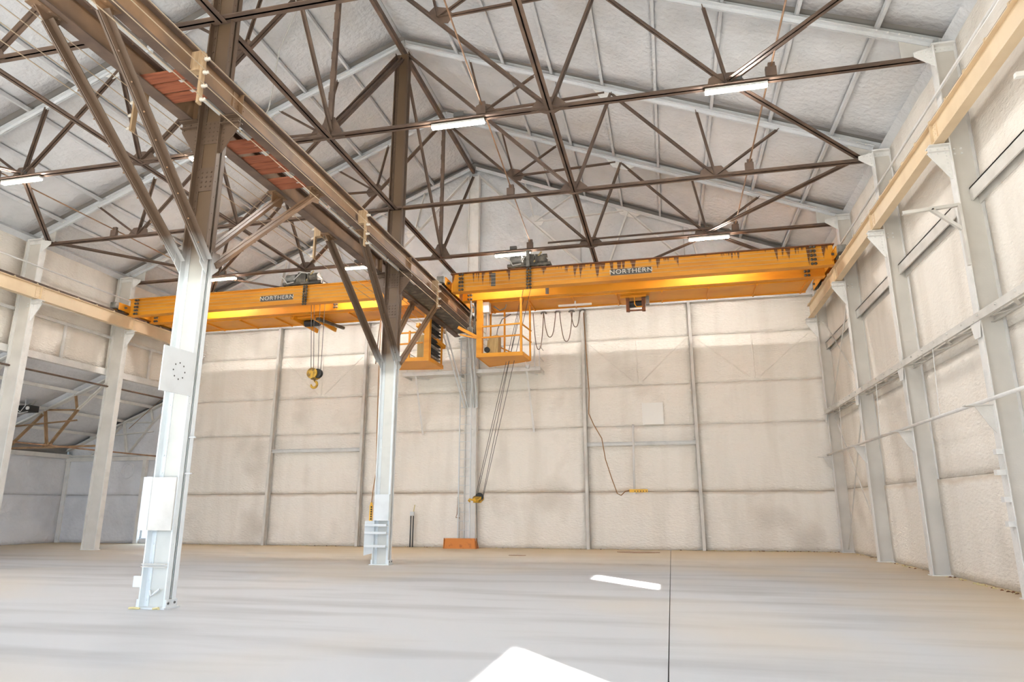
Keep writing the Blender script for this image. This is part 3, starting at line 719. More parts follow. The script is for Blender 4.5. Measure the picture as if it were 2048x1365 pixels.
# knee braces of the centre columns
KL = {(-1, -1): 'left girder toward the camera', (1, -1): 'right girder toward the camera', (-1, 1): 'left girder toward the back', (1, 1): 'right girder toward the back'}
for (cx, cy), nm in ((CA, 'near centre column'), (CB, 'farther centre column')):
    for s in (-1, 1):
        for k in (-1, 1):
            xg = -7.28 if s > 0 else -8.20
            yt = cy + k * 2.95
            root = thing('knee_brace', 'brown knee brace from the %s to the %s' % (nm, KL[(s, k)]), 'brace', (cx, cy, 5.5))
            a = (cx + s * .26, cy + k * .14, 5.5); b_ = (xg, yt, 8.12)
            MB().dbl(a, b_, .105, .014, .014, up=(0, k, -1), flip=False).build('strut', 'column_paint' if k < 0 else 'girder_steel', root)
            MB().plate([(xg, yt - .22, 8.25), (xg, yt + .22, 8.25), (xg, yt + .16, 8.02), (xg, yt - k * .2, 7.92)], (1, 0, 0), .015).build('end_gusset', 'girder_steel', root)
            MB().box(xg - .1, xg + .1, yt - .25, yt + .25, 8.232, 8.25).build('clip_plate', 'girder_steel', root)
            rv = MB()
            for dy in (-.15, 0, .15):
                rv.dome((xg + .06, yt + dy, 8.232), (0, 0, -1), .022); rv.dome((xg - .06, yt + dy, 8.232), (0, 0, -1), .022)
            for i in range(8): 
                p = lerp(a, b_, .1 + i * .11); rv.dome(p + V(s * .05, 0, -.05), (0, k * .6, -.8), .016)
            stuff(rv.build('rivets', 'girder_steel', root))
# white knee braces on the back column
for s, xg, lab in ((-1, -8.13, 'left'), (1, -7.21, 'right')):
    o = MB(); a = (xb + s * .20, yb - .08, 5.35); b_ = (xg - (.08 if s < 0 else -.06), 24.0, 8.20)
    for d in (-.05, .05): o.chan((a[0] + d, a[1], a[2]), (b_[0] + d, b_[1], b_[2]), .04, .09, .01, up=(0, -1, 1), k=1 if d > 0 else -1)
    tag(o.build('knee_brace', 'white_paint', loc=a), 'white double channel knee brace from the back column to the %s girder' % lab, 'brace')
# red planks laid between the two girders
for i, (y0, lab) in enumerate(((8.05, 'first'), (8.32, 'second'), (8.60, 'third'), (10.18, 'fourth'), (10.40, 'fifth'), (10.78, 'sixth'), (11.02, 'seventh'), (11.25, 'eighth'), (11.72, 'ninth'), (11.97, 'tenth'))):
    wd = .235
    o = MB().box(-8.12, -7.22, y0, y0 + wd - .03, 8.277, 8.325).build('plank', 'red_plank', loc=(X0, y0, 8.277))
    tag(o, 'red-brown board across the central girders, %s counted from the camera end' % lab, 'plank', 'boards between the central girders')
for i in range(6):
    y0 = 2.2 + i * .95
o = MB().box(-8.0, -7.35, 18.5, 25.2, 8.30, 8.335).build('plank', 'dark_machine', loc=(X0, 22, 8.3)); tag(o, 'dark stained walkway boards between the girders near the back', 'plank')
# bundle of conduits on the girders
o = thing('conduit_run', 'pale conduit run along the inner side of the right central girder', 'conduit', (-7.4, 10, 8.3))
for i in range(14):
    y0 = 3.0 + i * 1.15
    MB().bar((-7.47, y0, 8.31), (-7.47, y0 + 1.02, 8.31), .07, .06).build('conduit', 'cable_grey', o)
# conductor wires with insulator boards
def conductor(label, x, sgn, ys, zc=8.12, hb=.46):
    root = thing('conductor_line', label, 'power rail', (x, 12, zc))
    for yb_ in ys:
        bd = MB().box(x - .02, x + .02, yb_ - .045, yb_ + .045, zc - hb, zc + hb).build('insulator_board', 'tan_wood', root)
        MB().box(min(x - sgn * .02, x - sgn * .18), max(x - sgn * .02, x - sgn * .18), yb_ - .07, yb_ + .07, zc + hb - .34, zc + hb + .0).build('standoff_block', 'tan_wood', root)
        for i in range(4):
            zz = zc + hb - .12 - i * .245
            MB().tube([(x + sgn * .02, yb_, zz), (x + sgn * .035, yb_, zz), (x + sgn * .05, yb_, zz), (x + sgn * .065, yb_, zz), (x + sgn * .08, yb_, zz), (x + sgn * .11, yb_, zz)], [.022, .036, .022, .038, .024, .028], 10).build('insulator', 'porcelain', root, smooth=True)
    for i in range(4):
        zz = zc + hb - .12 - i * .245
        MB().tube([(x + sgn * .10, 1.0, zz), (x + sgn * .10, 25.3, zz)], .008, 6).build('wire', 'wire', root)
conductor('bare conductor wires on wooden insulator boards right of the central girders', -6.93, 1, (2.1, 8.1, 14.2, 19.6, 24.6))
conductor('bare conductor wires on wooden insulator boards left of the central girders', -8.56, -1, (2.4, 8.55, 14.7, 20.2, 24.8))

# ================================================================== BRIDGE CRANES
YN, YFG, ZG0, ZG1 = 21.40, 22.50, 8.75, 9.38
def lettering(text, loc, size, mtl, parent):
    cu = bpy.data.curves.new('lettering', 'FONT'); cu.body = text; cu.size = size; cu.extrude = .004; cu.align_x = 'CENTER'; cu.align_y = 'CENTER'; cu.space_character = 1.12
    tmp = bpy.data.objects.new('lettering_tmp', cu); COL.objects.link(tmp)
    dg = bpy.context.evaluated_depsgraph_get(); dg.update()
    me = bpy.data.meshes.new_from_object(tmp.evaluated_get(dg)); bpy.data.objects.remove(tmp); bpy.data.curves.remove(cu)
    off = WLOC[parent.name]
    for v in me.vertices:
        x_, y_, z_ = v.co; v.co = Vector((x_ * 1.12, -z_, y_)) + Vector(loc) - off
    me.materials.clear(); me.materials.append(M[mtl])
    o = bpy.data.objects.new('lettering', me); COL.objects.link(o); o.parent = parent; WLOC[o.name] = off
    return o

def girder(cr, name, x0, x1, yc, mtl, w=.30):
    g = MB().box(x0, x1, yc - .075, yc - .06, ZG0, ZG1).box(x0, x1, yc + .06, yc + .075, ZG0, ZG1).build(name, mtl, cr)
    MB().box(x0, x1, yc - w / 2, yc + w / 2, ZG0 - .02, ZG0).build('bottom_flange', 'crane_yellow', g)
    MB().box(x0 - .04, x1 + .04, yc - w / 2, yc + w / 2, ZG1, ZG1 + .03).build('top_flange', 'rust' if mtl == 'crane_rust' else 'crane_yellow', g)
    MB().box(x0, x1, yc - .03, yc + .03, ZG1 + .03, ZG1 + .08).build('trolley_rail', 'dark_machine', g)
    return g

def insul_stack(parent, x, y, z0, z1, n):
    o = MB()
    for i in range(n):
        z = z1 - (z1 - z0) * i / max(1, n - 1)
        for d in (-.05, .05):
            o.tube([(x + d, y + .09, z), (x + d, y + .05, z), (x + d, y + .03, z), (x + d, y, z - .01), (x + d, y - .02, z - .01)], [.015, .03, .05, .035, .02], 8)
    return stuff(o.build('insulators', 'dark_machine', parent, smooth=True))

def end_truck(cr, x, yA=20.75, yB=24.25, cap=1):
    t = MB().box(x - .13, x - .11, yA, yB, 8.85, 9.10).box(x + .11, x + .13, yA, yB, 8.85, 9.10).box(x - .15, x + .15, yA, yB, 9.10, 9.12).build('end_truck', 'crane_yellow', cr)
    for y in (yA + .3, yB - .3):
        MB().cyl((x - .055, y, 8.985), (x + .055, y, 8.985), .17, 20).cyl((x - .075, y, 8.985), (x - .05, y, 8.985), .19, 20).cyl((x - .2, y, 8.985), (x + .2, y, 8.985), .04, 10).build('wheel', 'dark_machine', t)
    MB().box(x - .12, x + .12, yA - .16, yA, 8.88, 9.10).build('bumper', 'grey_machine', t)
    MB().box(x - .12, x + .12, yB, yB + .12, 8.88, 9.10).build('bumper', 'grey_machine', t)
    rv = MB()
    for y in (yA + .55, yA + .65, yB - .6, yB - .5, YFG - .2, YFG + .2, YN - .2, YN + .2):
        for z in (8.92, 9.03): rv.dome((x - .13, y, z), (-1, 0, 0), .018); rv.dome((x + .13, y, z), (1, 0, 0), .018)
    stuff(rv.build('rivets', 'crane_yellow', t))
    return t

def trolley(cr, x0, x1, flip=1):
    zt = ZG1 + .08
    t = MB().box(x0, x1, YN - .08, YN + .05, zt + .03, zt + .14).box(x0, x1, YFG - .05, YFG + .08, zt + .03, zt + .14).box(x0, x0 + .1, YN, YFG, zt + .03, zt + .14).box(x1 - .1, x1, YN, YFG, zt + .03, zt + .14).build('trolley', 'dark_machine', cr)
    xm = (x0 + x1) / 2
    MB().cyl((x0 + .35, YN + .45, zt + .3), (x1 - .3, YN + .45, zt + .3), .19, 18).build('rope_drum', 'dark_machine', t)
    MB().cyl((x0 + .12, YN + .05, zt + .32), (x0 + .5, YN + .05, zt + .32), .15, 16).cyl((x0 + .08, YN + .05, zt + .32), (x0 + .12, YN + .05, zt + .32), .10, 16).build('motor', 'grey_machine', t)
    MB().box(x0 + .58, x0 + .95, YN - .12, YN + .25, zt + .1, zt + .42).box(x0 + .64, x0 + .88, YN - .14, YN + .2, zt + .42, zt + .47).build('gearbox', 'dark_machine', t)
    MB().cyl((x1 - .45, YN - .02, zt + .27), (x1 - .12, YN - .02, zt + .27), .17, 14).cyl((x1 - .5, YN - .02, zt + .27), (x1 - .45, YN - .02, zt + .27), .2, 14).build('motor', 'dark_machine', t)
    MB().bar((x1 - .55, YN - .16, zt + .12), (x1 - .28, YN - .16, zt + .48), .05, .03, (0, 1, 0)).build('brake_lever', 'pale_wood', t)
    MB().tube([(x0 - .1, YN - .1, zt + .4), (x0 + .1, YN - .14, zt + .25), (x0 + .2, YN - .1, zt + .08), (x0 + .5, YN - .15, zt + .1)], .025, 6).tube([(x0 + .5, YN - .14, zt + .2), (xm, YN - .16, zt + .45), (x1 - .3, YN - .14, zt + .4), (x1 + .02, YN - .1, zt + .15)], .022, 6).build('cable_loop', 'cable_grey', t, smooth=True)
    for y in (YN, YFG):
        for x in (x0 + .2, x1 - .2): MB().cyl((x, y - .04, zt + .11), (x, y + .04, zt + .11), .11, 14).build('wheel', 'dark_machine', t)
    return t

def crane(label, x0, x1, xtL, xtR, rusty):
    cr = thing('bridge_crane', label, 'crane', ((x0 + x1) / 2, 22, 8.75))
    near = girder(cr, 'girder', x0, x1, YN, 'crane_rust' if rusty else 'crane_yellow')
    far = girder(cr, 'girder', x0 + .05, x1 - .05, YFG, 'crane_yellow')
    end_truck(cr, xtL); end_truck(cr, xtR)
    w = MB()
    w.box(x0 + .5, x1 - .4, YFG + .15, 23.85, 8.70, 8.73)
    wk = w.build('walkway', 'crane_yellow', cr)
    x = x0 + .9
    while x < x1 - .5:
        MB().bar((x, YFG + .1, 8.67), (x, 23.88, 8.67), .05, .06).build('joist', 'crane_yellow', wk); x += 1.55
    MB().box(x0 + .5, x1 - .4, 23.82, 23.86, 8.66, 8.84).build('toe_board', 'crane_yellow', wk)
    MB().tube([(x0 + .5, 23.84, 9.75), (x1 - .4, 23.84, 9.75)], .02, 6).build('hand_rail', 'crane_yellow', wk)
    for i in range(4):
        z = 8.88 + i * .125
        MB().tube([(x0 + .3, YN - .17, z), (x1 - .3, YN - .17, z)], .006, 5).build('trolley_wire', 'wire', cr)
    for g, yy in ((near, YN), (far, YFG)):
        for xx in (x0 + .35, x1 - .6): insul_stack(g, xx, yy - .19, ZG0 + .04, ZG1 - .04, 5)
    rv = MB(); x = x0 + .3
    while x < x1 - .3:
        rv.dome((x, YN - .15, ZG0 - .02), (0, 0, -1), .014); x += .32
        rv.dome((x, YFG - .1, ZG0 - .02), (0, 0, -1), .014)
    stuff(rv.build('rivets', 'crane_yellow', cr))
    return cr, near, far, wk

crR, nR, fR, wkR = crane('yellow bridge crane over the right bay with rust-streaked girder and nameplate', -7.02, 5.30, -7.21, 5.38, True)
crL, nL, fL, wkL = crane('cleaner yellow bridge crane over the left bay, partly behind the near column', -20.18, -8.25, -20.28, -8.13, False)
for g, xc in ((nR, -.875), (nL, -13.80)):
    npl = MB().box(xc - .66, xc + .66, YN - .098, YN - .078, 8.925, 9.125).build('nameplate', 'plate_dark', g)
    lettering('NORTHERN', (xc, YN - .10, 9.025), .215, 'letter_white', npl)
MB().box(-5.62, -5.46, YN - .081, YN - .076, 8.86, 9.34).build('dark_patch', 'plate_dark', nR)
MB().box(-3.92, -3.80, YFG - .081, YFG - .076, 8.80, 9.05).build('dark_patch', 'plate_dark', fR)
insul_stack(nR, -4.28, YN - .19, ZG0 - .06, ZG1 - .02, 7)
insul_stack(nL, -12.62, YN - .19, ZG0 - .06, ZG1 - .02, 8)
insul_stack(fL, -11.95, YFG - .19, ZG0 + .1, ZG1 - .2, 4)
tR = trolley(crR, -5.05, -3.55); tL = trolley(crL, -13.62, -12.05)
MB().cyl((-4.30, YN - .2, 9.42), (-4.30, YN - .2, 10.0), .065, 12).build('mast', 'grey_machine', tR)
# carriages hanging below the walkways
hc = MB().box(-1.35, -.45, 22.9, 23.7, 8.60, 8.69).build('hoist_carriage', 'crane_yellow', wkR)
for xx in (-1.10, -.56): MB().box(xx - .06, xx + .06, 22.9, 23.02, 8.12, 8.62).box(xx - .04, xx + .04, 22.95, 23.6, 8.28, 8.36).build('side_arm', 'rust', hc)
MB().cyl((-1.1, 23.1, 8.42), (-.56, 23.1, 8.42), .12, 14).build('drum', 'black', hc)
MB().tube([(-.86, 22.86, 8.62), (-.86, 22.84, 8.35), (-.8, 22.84, 8.25), (-.6, 22.84, 8.25)], .02, 6).build('bent_rod', 'crane_yellow', hc)
MB().box(-.48, -.36, 22.9, 23.1, 8.35, 8.64).build('resistor_box', 'grey_machine', hc)
MB().cyl((-1.1, 22.98, 8.16), (-.56, 22.98, 8.16), .03, 8).build('axle', 'rust', hc)
hc = MB().box(-14.05, -12.75, 22.75, 23.75, 8.62, 8.69).build('hoist_carriage', 'crane_yellow', wkL)
for xx in (-13.75, -12.95): MB().bar((xx - .1, 22.6, 8.62), (xx + .28, 23.85, 8.38), .07, .16).build('side_arm', 'crane_yellow', hc)
MB().cyl((-13.6, 23.1, 8.5), (-13.0, 23.1, 8.5), .13, 14).build('drum', 'black', hc)
MB().bar((-12.9, 22.7, 8.55), (-12.35, 23.9, 8.45), .1, .1).build('sheave_arm', 'dark_machine', hc)
# white tube lamp and cable trolleys under the right walkway
MB().box(-3.58, -2.38, 23.10, 23.18, 8.52, 8.585).box(-3.0, -2.94, 23.12, 23.16, 8.585, 8.70).build('tube_lamp', 'box_white', wkR)
fc = thing('festoon_cable', 'brown control cable hanging in loops under the right crane walkway', 'cable', (-3.3, 23.9, 8.5))
def sag(p, q, drop, n=14):
    p = Vector(p); q = Vector(q); out = []
    for i in range(n + 1):
        t = i / n; s_ = 1 - abs(2 * t - 1) ** 2.6
        out.append(p + (q - p) * t + V(0, 0, -drop * s_))
    return out
Yf = 23.9
for x0, x1, dr in ((-4.66, -4.26, 1.40), (-4.26, -3.80, .95), (-3.66, -3.18, 1.15), (-3.24, -2.90, .62)):
    MB().tube(sag((x0, Yf, 8.56), (x1, Yf, 8.56), dr), .016, 6).build('cable_loop', 'brown_cable', fc, smooth=True)
for x in (-4.26, -3.73, -3.21, -2.80):
    MB().tube([(x - .1, Yf, 8.52), (x - .05, Yf, 8.58), (x + .05, Yf, 8.58), (x + .1, Yf, 8.52)], .035, 6).build('saddle', 'grey_machine', fc, smooth=True)

# operator cabs ------------------------------------------------------
def cab(cr, fl, posts, rails, z0=6.62, z1=8.70):
    c = MB().plate([(x, y, z0 + .03) for x, y in fl], (0, 0, 1), .05).build('operator_cab', 'crane_yellow', cr)
    n = len(fl)
    for i in range(n):
        a, b_ = fl[i], fl[(i + 1) % n]
        MB().bar((a[0], a[1], z0 + .06), (b_[0], b_[1], z0 + .06), .04, .14).build('floor_rim', 'crane_yellow', c)
    for x, y, w, zb, zt in posts:
        MB().box(x - w / 2, x + w / 2, y - w / 2, y + w / 2, zb, zt).build('post', 'crane_yellow', c)
    for a, b_, w in rails: MB().bar(a, b_, w, w).build('rail', 'crane_yellow', c)
    return c
c = cab(crR, [(-6.36, 22.3), (-4.74, 22.35), (-4.68, 23.35), (-6.36, 24.0)],
        [(-6.30, 22.4, .2, 6.62, 8.70), (-4.80, 22.40, .075, 6.62, 8.72), (-4.66, 23.3, .06, 6.62, 8.70), (-5.72, 23.75, .06, 6.62, 8.68), (-6.3, 23.9, .06, 6.62, 8.68)],
        [((-6.4, 22.36, 7.72), (-4.8, 22.38, 7.78), .05), ((-6.4, 22.36, 7.32), (-4.8, 22.38, 7.36), .05), ((-4.8, 22.4, 7.78), (-4.62, 23.3, 7.72), .04),
         ((-4.8, 22.4, 7.36), (-4.62, 23.3, 7.30), .04), ((-6.3, 23.9, 8.15), (-5.72, 23.75, 8.15), .05), ((-6.3, 23.9, 7.0), (-5.72, 23.75, 7.0), .05), ((-6.2, 23.8, 7.45), (-4.85, 23.3, 6.7), .05),
         ((-6.3, 22.5, 8.66), (-6.3, 23.9, 8.66), .1), ((-7.05, 22.2, 7.72), (-6.4, 22.36, 7.36), .10), ((-6.95, 22.1, 7.42), (-6.3, 22.4, 7.30), .05)])
MB().box(-6.22, -5.98, 22.42, 22.7, 8.28, 8.66).build('switch_box', 'white_paint', c)
MB().cyl((-6.08, 22.6, 7.3), (-6.08, 22.6, 8.28), .05, 10).build('conduit', 'cable_grey', c)
MB().hexa([(-6.15, 22.7, 6.68), (-5.72, 22.7, 6.68), (-5.72, 23.2, 6.68), (-6.15, 23.2, 6.68), (-6.1, 22.75, 7.45), (-5.72, 22.7, 7.5), (-5.72, 23.2, 7.5), (-6.1, 23.2, 7.45)]).build('controller', 'pale_wood', c)
MB().cyl((-6.1, 22.62, 6.95), (-6.1, 22.7, 6.95), .1, 12).build('control_wheel', 'black', c)
for xx, yy in ((-6.52, 22.5), (-6.62, 22.3)): MB().tube([(xx, yy, 8.7), (xx + .03, yy, 8.3), (xx - .02, yy, 7.9), (xx + .02, yy, 7.55)], .04, 8).build('conduit', 'grey_machine', c, smooth=True)
MB().tube([(-5.9, 22.8, 8.6), (-5.7, 22.9, 8.45), (-5.5, 22.9, 8.52), (-5.45, 22.9, 8.68)], .025, 6).tube([(-5.45, 23.6, 8.5), (-5.75, 23.5, 8.3), (-5.9, 23.4, 7.9), (-5.95, 23.3, 7.4)], .02, 6).build('cable', 'grey_machine', c, smooth=True)
MB().tube([(-4.85, 23.35, 6.6), (-4.8, 23.4, 6.45), (-4.72, 23.4, 6.42)], [.03, .09, .1], 12).build('work_lamp', 'lamp_body', c, smooth=True)
c = cab(crL, [(-9.95, 22.3), (-8.20, 22.45), (-8.20, 24.0), (-9.95, 23.75)],
        [(-8.30, 22.52, .2, 6.62, 8.70), (-9.9, 22.36, .06, 6.62, 8.68), (-8.24, 23.92, .06, 6.62, 8.6), (-9.9, 23.65, .06, 6.62, 8.6), (-8.95, 22.4, .06, 6.62, 7.75)],
        [((-9.9, 22.36, 7.66), (-8.6, 22.45, 7.70), .05), ((-9.9, 22.36, 7.24), (-8.45, 22.45, 7.30), .05), ((-8.62, 22.3, 7.95), (-8.15, 23.95, 7.45), .14),
         ((-8.3, 22.6, 8.66), (-8.3, 23.9, 8.66), .1)])
MB().box(-8.72, -8.45, 22.6, 22.9, 6.68, 7.62).build('controller', 'pale_wood', c)
for i in range(12):
    MB().box(-8.36, -8.24, 22.75, 23.8, 6.86 + i * .13, 6.92 + i * .13).build('resistor_grid', 'black' if i % 3 else 'grey_machine', c)

# ------------------------------------------------------------------ hook blocks
def hook_pts(x, y, z, r=.12):
    pts = [(x, y, z + .32), (x, y, z + .16)]
    for i in range(13):
        a = math.radians(78 - i * 22); pts.append((x + r * math.cos(a), y, z + r * math.sin(a)))
    return pts
hb = thing('hook_block', 'yellow sheave block and hook hanging level from the left crane', 'hook block', (-12.4, 22.0, 6.2))
MB().cyl((-12.47, 21.86, 6.24), (-12.47, 21.92, 6.24), .20, 20).cyl((-12.40, 22.08, 6.24), (-12.40, 22.14, 6.24), .20, 20).box(-12.52, -12.34, 21.9, 22.1, 6.02, 6.12).build('side_plate', 'hook_yellow', hb)
MB().cyl((-12.3, 21.93, 6.24), (-12.3, 22.07, 6.24), .17, 18).build('sheave', 'black', hb)
hp = hook_pts(-12.42, 22.0, 5.84); MB().tube(hp, [.035] * 3 + [.045] * (len(hp) - 5) + [.035, .02], 8).build('hook', 'hook_yellow', hb, smooth=True)
for xt, xl, yy in ((-12.78, -12.55, 21.95), (-12.66, -12.45, 21.95), (-12.46, -12.33, 22.05), (-12.24, -12.22, 22.05)):
    MB().tube([(xt, yy, 9.45), (xl, yy, 6.3)], .011, 6).build('rope', 'rope', hb)
hb = thing('hook_block', 'hook block of the right crane pulled aside to the ladder on slanting ropes', 'hook block', (-7.05, 25.0, 1.8))
MB().cyl((-7.05, 24.9, 1.84), (-7.05, 24.95, 1.78), .17, 18).cyl((-7.0, 25.08, 1.84), (-7.0, 25.12, 1.80), .17, 18).box(-7.2, -6.92, 24.93, 25.08, 1.66, 1.74).build('side_plate', 'hook_yellow', hb)
MB().cyl((-6.98, 24.96, 1.88), (-6.98, 25.06, 1.88), .15, 16).build('sheave', 'black', hb)
hp = [(-7.1, 25.0, 1.78), (-7.25, 25.0, 1.77), (-7.36, 25.0, 1.80), (-7.40, 25.0, 1.75), (-7.34, 25.0, 1.70)]
MB().tube(hp, .035, 8).build('hook', 'hook_yellow', hb, smooth=True)
for a, b_ in (((-7.12, 25.0, 1.92), (-4.62, 22.3, 9.4)), ((-7.06, 25.0, 1.95), (-4.50, 22.3, 9.4)), ((-6.86, 25.0, 1.86), (-4.56, 22.1, 9.4)), ((-6.83, 25.0, 1.88), (-4.28, 22.1, 9.4))):
    MB().tube([a, b_], .011, 6).build('rope', 'rope', hb)
MB().tube([(-7.10, 25.0, 1.66), (-7.12, 25.3, .02)], .012, 6).build('tie_line', 'rope', hb)

# ------------------------------------------------------------------ push-button pendants
def pendant(p, q, w=.055, n=6):
    p = Vector(p); q = Vector(q); d = (q - p).normalized(); m = MB()
    return p, q, d
pt = thing('pendant_control', 'yellow push-button pendant hanging upright beside the farther centre column', 'control', (-10.17, 22.5, 1.3))
MB().box(-10.22, -10.13, 22.46, 22.54, 1.05, 1.58).box(-10.205, -10.145, 22.47, 22.53, 1.58, 1.66).build('housing', 'pendant_yellow', pt)
for i in range(6): MB().cyl((-10.15, 22.46, 1.11 + i * .08), (-10.15, 22.44, 1.11 + i * .08), .028, 10).build('button', 'black', pt)
MB().tube([(-10.17, 22.5, 1.65), (-10.14, 22.5, 2.1), (-10.06, 22.5, 2.7), (-10.1, 22.5, 4.2), (-10.14, 22.5, 6.2), (-10.15, 22.5, 8.7)], .016, 6).build('cable', 'copper_cable', pt, smooth=True)
MB().tube([(-10.28, 22.5, 6.6), (-10.22, 22.5, 7.6), (-10.15, 22.5, 8.4)], .02, 6).build('cable', 'brown_cable', pt, smooth=True)
pt = thing('pendant_control', 'yellow push-button pendant lying level on the white wall pipe at right', 'control', (-1.1, 25.4, 2.05))
MB().box(-1.45, -.80, 25.35, 25.45, 2.02, 2.13).build('housing', 'pendant_yellow', pt)
for i in range(5): MB().cyl((-1.25 + i * .1, 25.35, 2.06), (-1.25 + i * .1, 25.33, 2.06), .02, 10).build('button', 'black', pt)
MB().tube([(-2.78, 24.0, 8.5), (-2.75, 24.3, 7.0), (-2.72, 24.6, 5.6), (-2.78, 24.8, 4.85), (-2.62, 24.9, 4.45), (-2.35, 25.0, 3.95), (-2.25, 25.1, 3.2), (-2.05, 25.2, 2.5), (-1.88, 25.3, 1.98), (-1.75, 25.35, 1.92), (-1.6, 25.4, 2.06), (-1.44, 25.4, 2.09)], .018, 6).build('cable', 'copper_cable', pt, smooth=True)

# ================================================================== LED LIGHTS
def make_light(label, x, y):
    root = thing('led_light', label, 'ceiling light', (x, y, CH - .12))
    MB().box(x - .64, x + .64, y - .06, y + .06, CH - .14, CH - .085).build('housing', 'lamp_body', root)
    for k in (-1, 1): MB().box(x - .63, x + .63, y + k * .03 - .022, y + k * .03 + .022, CH - .175, CH - .14).build('led_tube', 'led', root)
    for k in (-.45, .45): MB().box(x + k - .02, x + k + .02, y - .02, y + .02, CH - .09, CH + .03).build('hanger', 'brown_steel', root)
    MB().box(x - .10, x + .14, y - .05, y + .05, CH + .05, CH + .16).build('driver', 'plate_dark', root)
    return root
LX = [(1.83, 'under the third truss by the right wall'), (-4.37, 'under the third truss right of the centre columns'),
      (-10.9, 'under the third truss hidden by the near column'), (-16.83, 'under the third truss at the left edge')]
for x, lb in LX: make_light('lit linear light ' + lb, x, 13.45)
for x, lb in ((1.70, 'over the right crane nameplate'), (-4.97, 'over the right crane trolley'), (-10.92, 'just left of the farther centre column'), (-16.64, 'over the left crane beside the near column')):
    make_light('lit linear light ' + lb, x, 21.85)
for i, x in enumerate((-4.37, -16.83)):  # unseen lamps continuing the row, added to light the near floor
    make_light('lit linear light overhead just out of view, over the %s bay' % ('right', 'left')[i], x, 5.05)
tag(MB().box(5.48, WR - .02, 10.50, 10.58, 7.84, 7.92).box(WR - .05, WR, 10.44, 10.64, 7.78, 7.98).build('wall_lamp', 'box_white', loc=(WR - .2, 10.5, 7.85)), 'white wall lamp end poking in at the right edge', 'wall lamp')

# ================================================================== RIGHT WALL FITTINGS
xt, zt = 5.50, 4.77
tr = thing('service_girder', 'grey laced walkway girder along the right wall columns', 'catwalk', (xt, 15, zt))
MB().chan((xt, 3, zt), (xt, 25.85, zt), .05, .15, .012, k=1).build('outer_rail', 'grey_steel', tr)
MB().chan((WR - .12, 3, zt - .02), (WR - .12, 25.85, zt - .02), .06, .12, .012, k=-1).build('inner_rail', 'grey_steel', tr)
y = 3.2; k = 0
while y < 25.6:
    a, b_ = ((xt, y, zt - .05), (WR - .12, y + .5, zt - .05)) if k % 2 == 0 else ((WR - .12, y, zt - .05), (xt, y + .5, zt - .05))
    MB().bar(a, b_, .06, .012).build('lacing_bar', 'grey_steel', tr); y += .72; k += 1
bl = MB(); y = 3.3
while y < 25.6:
    bl.cyl((xt - .01, y, zt + .02), (xt - .04, y, zt + .02), .02, 6); y += .7
stuff(bl.build('bolts', 'grey_steel', tr))
for yy in (9.25, 13.31, 17.53, 21.58, 25.82):
    MB().plate([(xt + .02, yy - .24, zt + .04), (xt + .02, yy + .24, zt + .04), (xt + .02, yy + .10, zt - .36), (xt + .02, yy - .10, zt - .36)], (1, 0, 0), .014).build('gusset', 'foam_steel', tr)
pp = thing('wall_pipe', 'white pipe on bracket arms low along the right wall', 'pipe', (5.40, 15, 3.24))
MB().tube([(5.40, 3, 3.26), (5.40, 25.6, 3.26)], .035, 10).build('pipe', 'foam_steel', pp, smooth=True)
for yy in (9.25, 13.31, 17.53, 21.58, 25.82):
    MB().box(5.12, XR + .02, yy - .07, yy + .07, 3.195, 3.215).build('arm', 'grey_steel', pp)
    MB().plate([(5.28, yy, 3.2), (XR, yy, 3.2), (XR, yy, 2.72), (5.46, yy, 2.86)], (0, 1, 0), .012).build('gusset', 'grey_steel', pp)
for y in (11.4, 15.4, 19.55, 23.7):
    MB().tube([(xt + .02, y, zt), (xt - .04, y + .02, 3.27)], .008, 5).build('hanger_rod', 'foam_steel', pp)
hp_ = thing('wall_pipe', 'white pipe high on the right wall above the runway beam', 'pipe', (5.5, 15, 9.35))
MB().tube([(5.50, 3, 9.33), (5.50, 25.7, 9.33)], .028, 8).build('pipe', 'foam_steel', hp_, smooth=True)
hp_ = thing('wall_pipe', 'white pipe high on the left wall above the runway beam', 'pipe', (-20.62, 15, 9.4))
MB().tube([(-20.42, 3, 9.42), (-20.42, 25.7, 9.42)], .03, 8).build('pipe', 'foam_steel', hp_, smooth=True)
for (a, b_, lb) in (((5.72, 25.6, .12), (5.72, 21.8, 4.5), 'lower rod of the right corner cross brace, rising toward the camera'), ((5.78, 21.8, .5), (5.78, 25.6, 4.55), 'lower rod of the right corner cross brace, rising to the corner'),
                    ((5.72, 25.6, 4.9), (5.72, 21.8, 8.0), 'upper rod of the right corner cross brace, rising toward the camera'), ((5.78, 21.8, 4.95), (5.78, 25.6, 8.05), 'upper rod of the right corner cross brace, rising to the corner')):
    tag(MB().tube([a, b_], .02, 6).build('brace_rod', 'grey_steel', loc=a), lb, 'brace rod')

# ================================================================== BACK WALL FITTINGS
pf = thing('platform', 'white steel landing platform with railing on the back wall under the cranes', 'platform', (X0, 25.4, 6.7))
for x0, x1 in ((-10.25, -7.95), (-7.28, -4.62)):
    MB().box(x0, x1, 25.02, YB - .06, 6.70, 6.73).build('deck', 'foam_steel', pf)
    MB().chan((x0, 25.04, 6.68), (x1, 25.04, 6.68), .05, .16, .01).build('edge_channel', 'foam_steel', pf)
    for xx in (x0 + .02, x1 - .02): MB().bar((xx, 25.04, 6.68), (xx, YB - .05, 6.68), .02, .15).build('end_channel', 'foam_steel', pf)
for xx in (-9.72, -5.18):
    MB().ell((xx, 25.08, 6.6), (xx + (.06 if xx < -7 else .1), YB - .1, 4.35), .07, .01).build('strut', 'foam_steel', pf)
    MB().ell((xx + .3, YB - .15, 6.62), (xx, 25.1, 6.6), .05, .01).build('strut', 'foam_steel', pf)
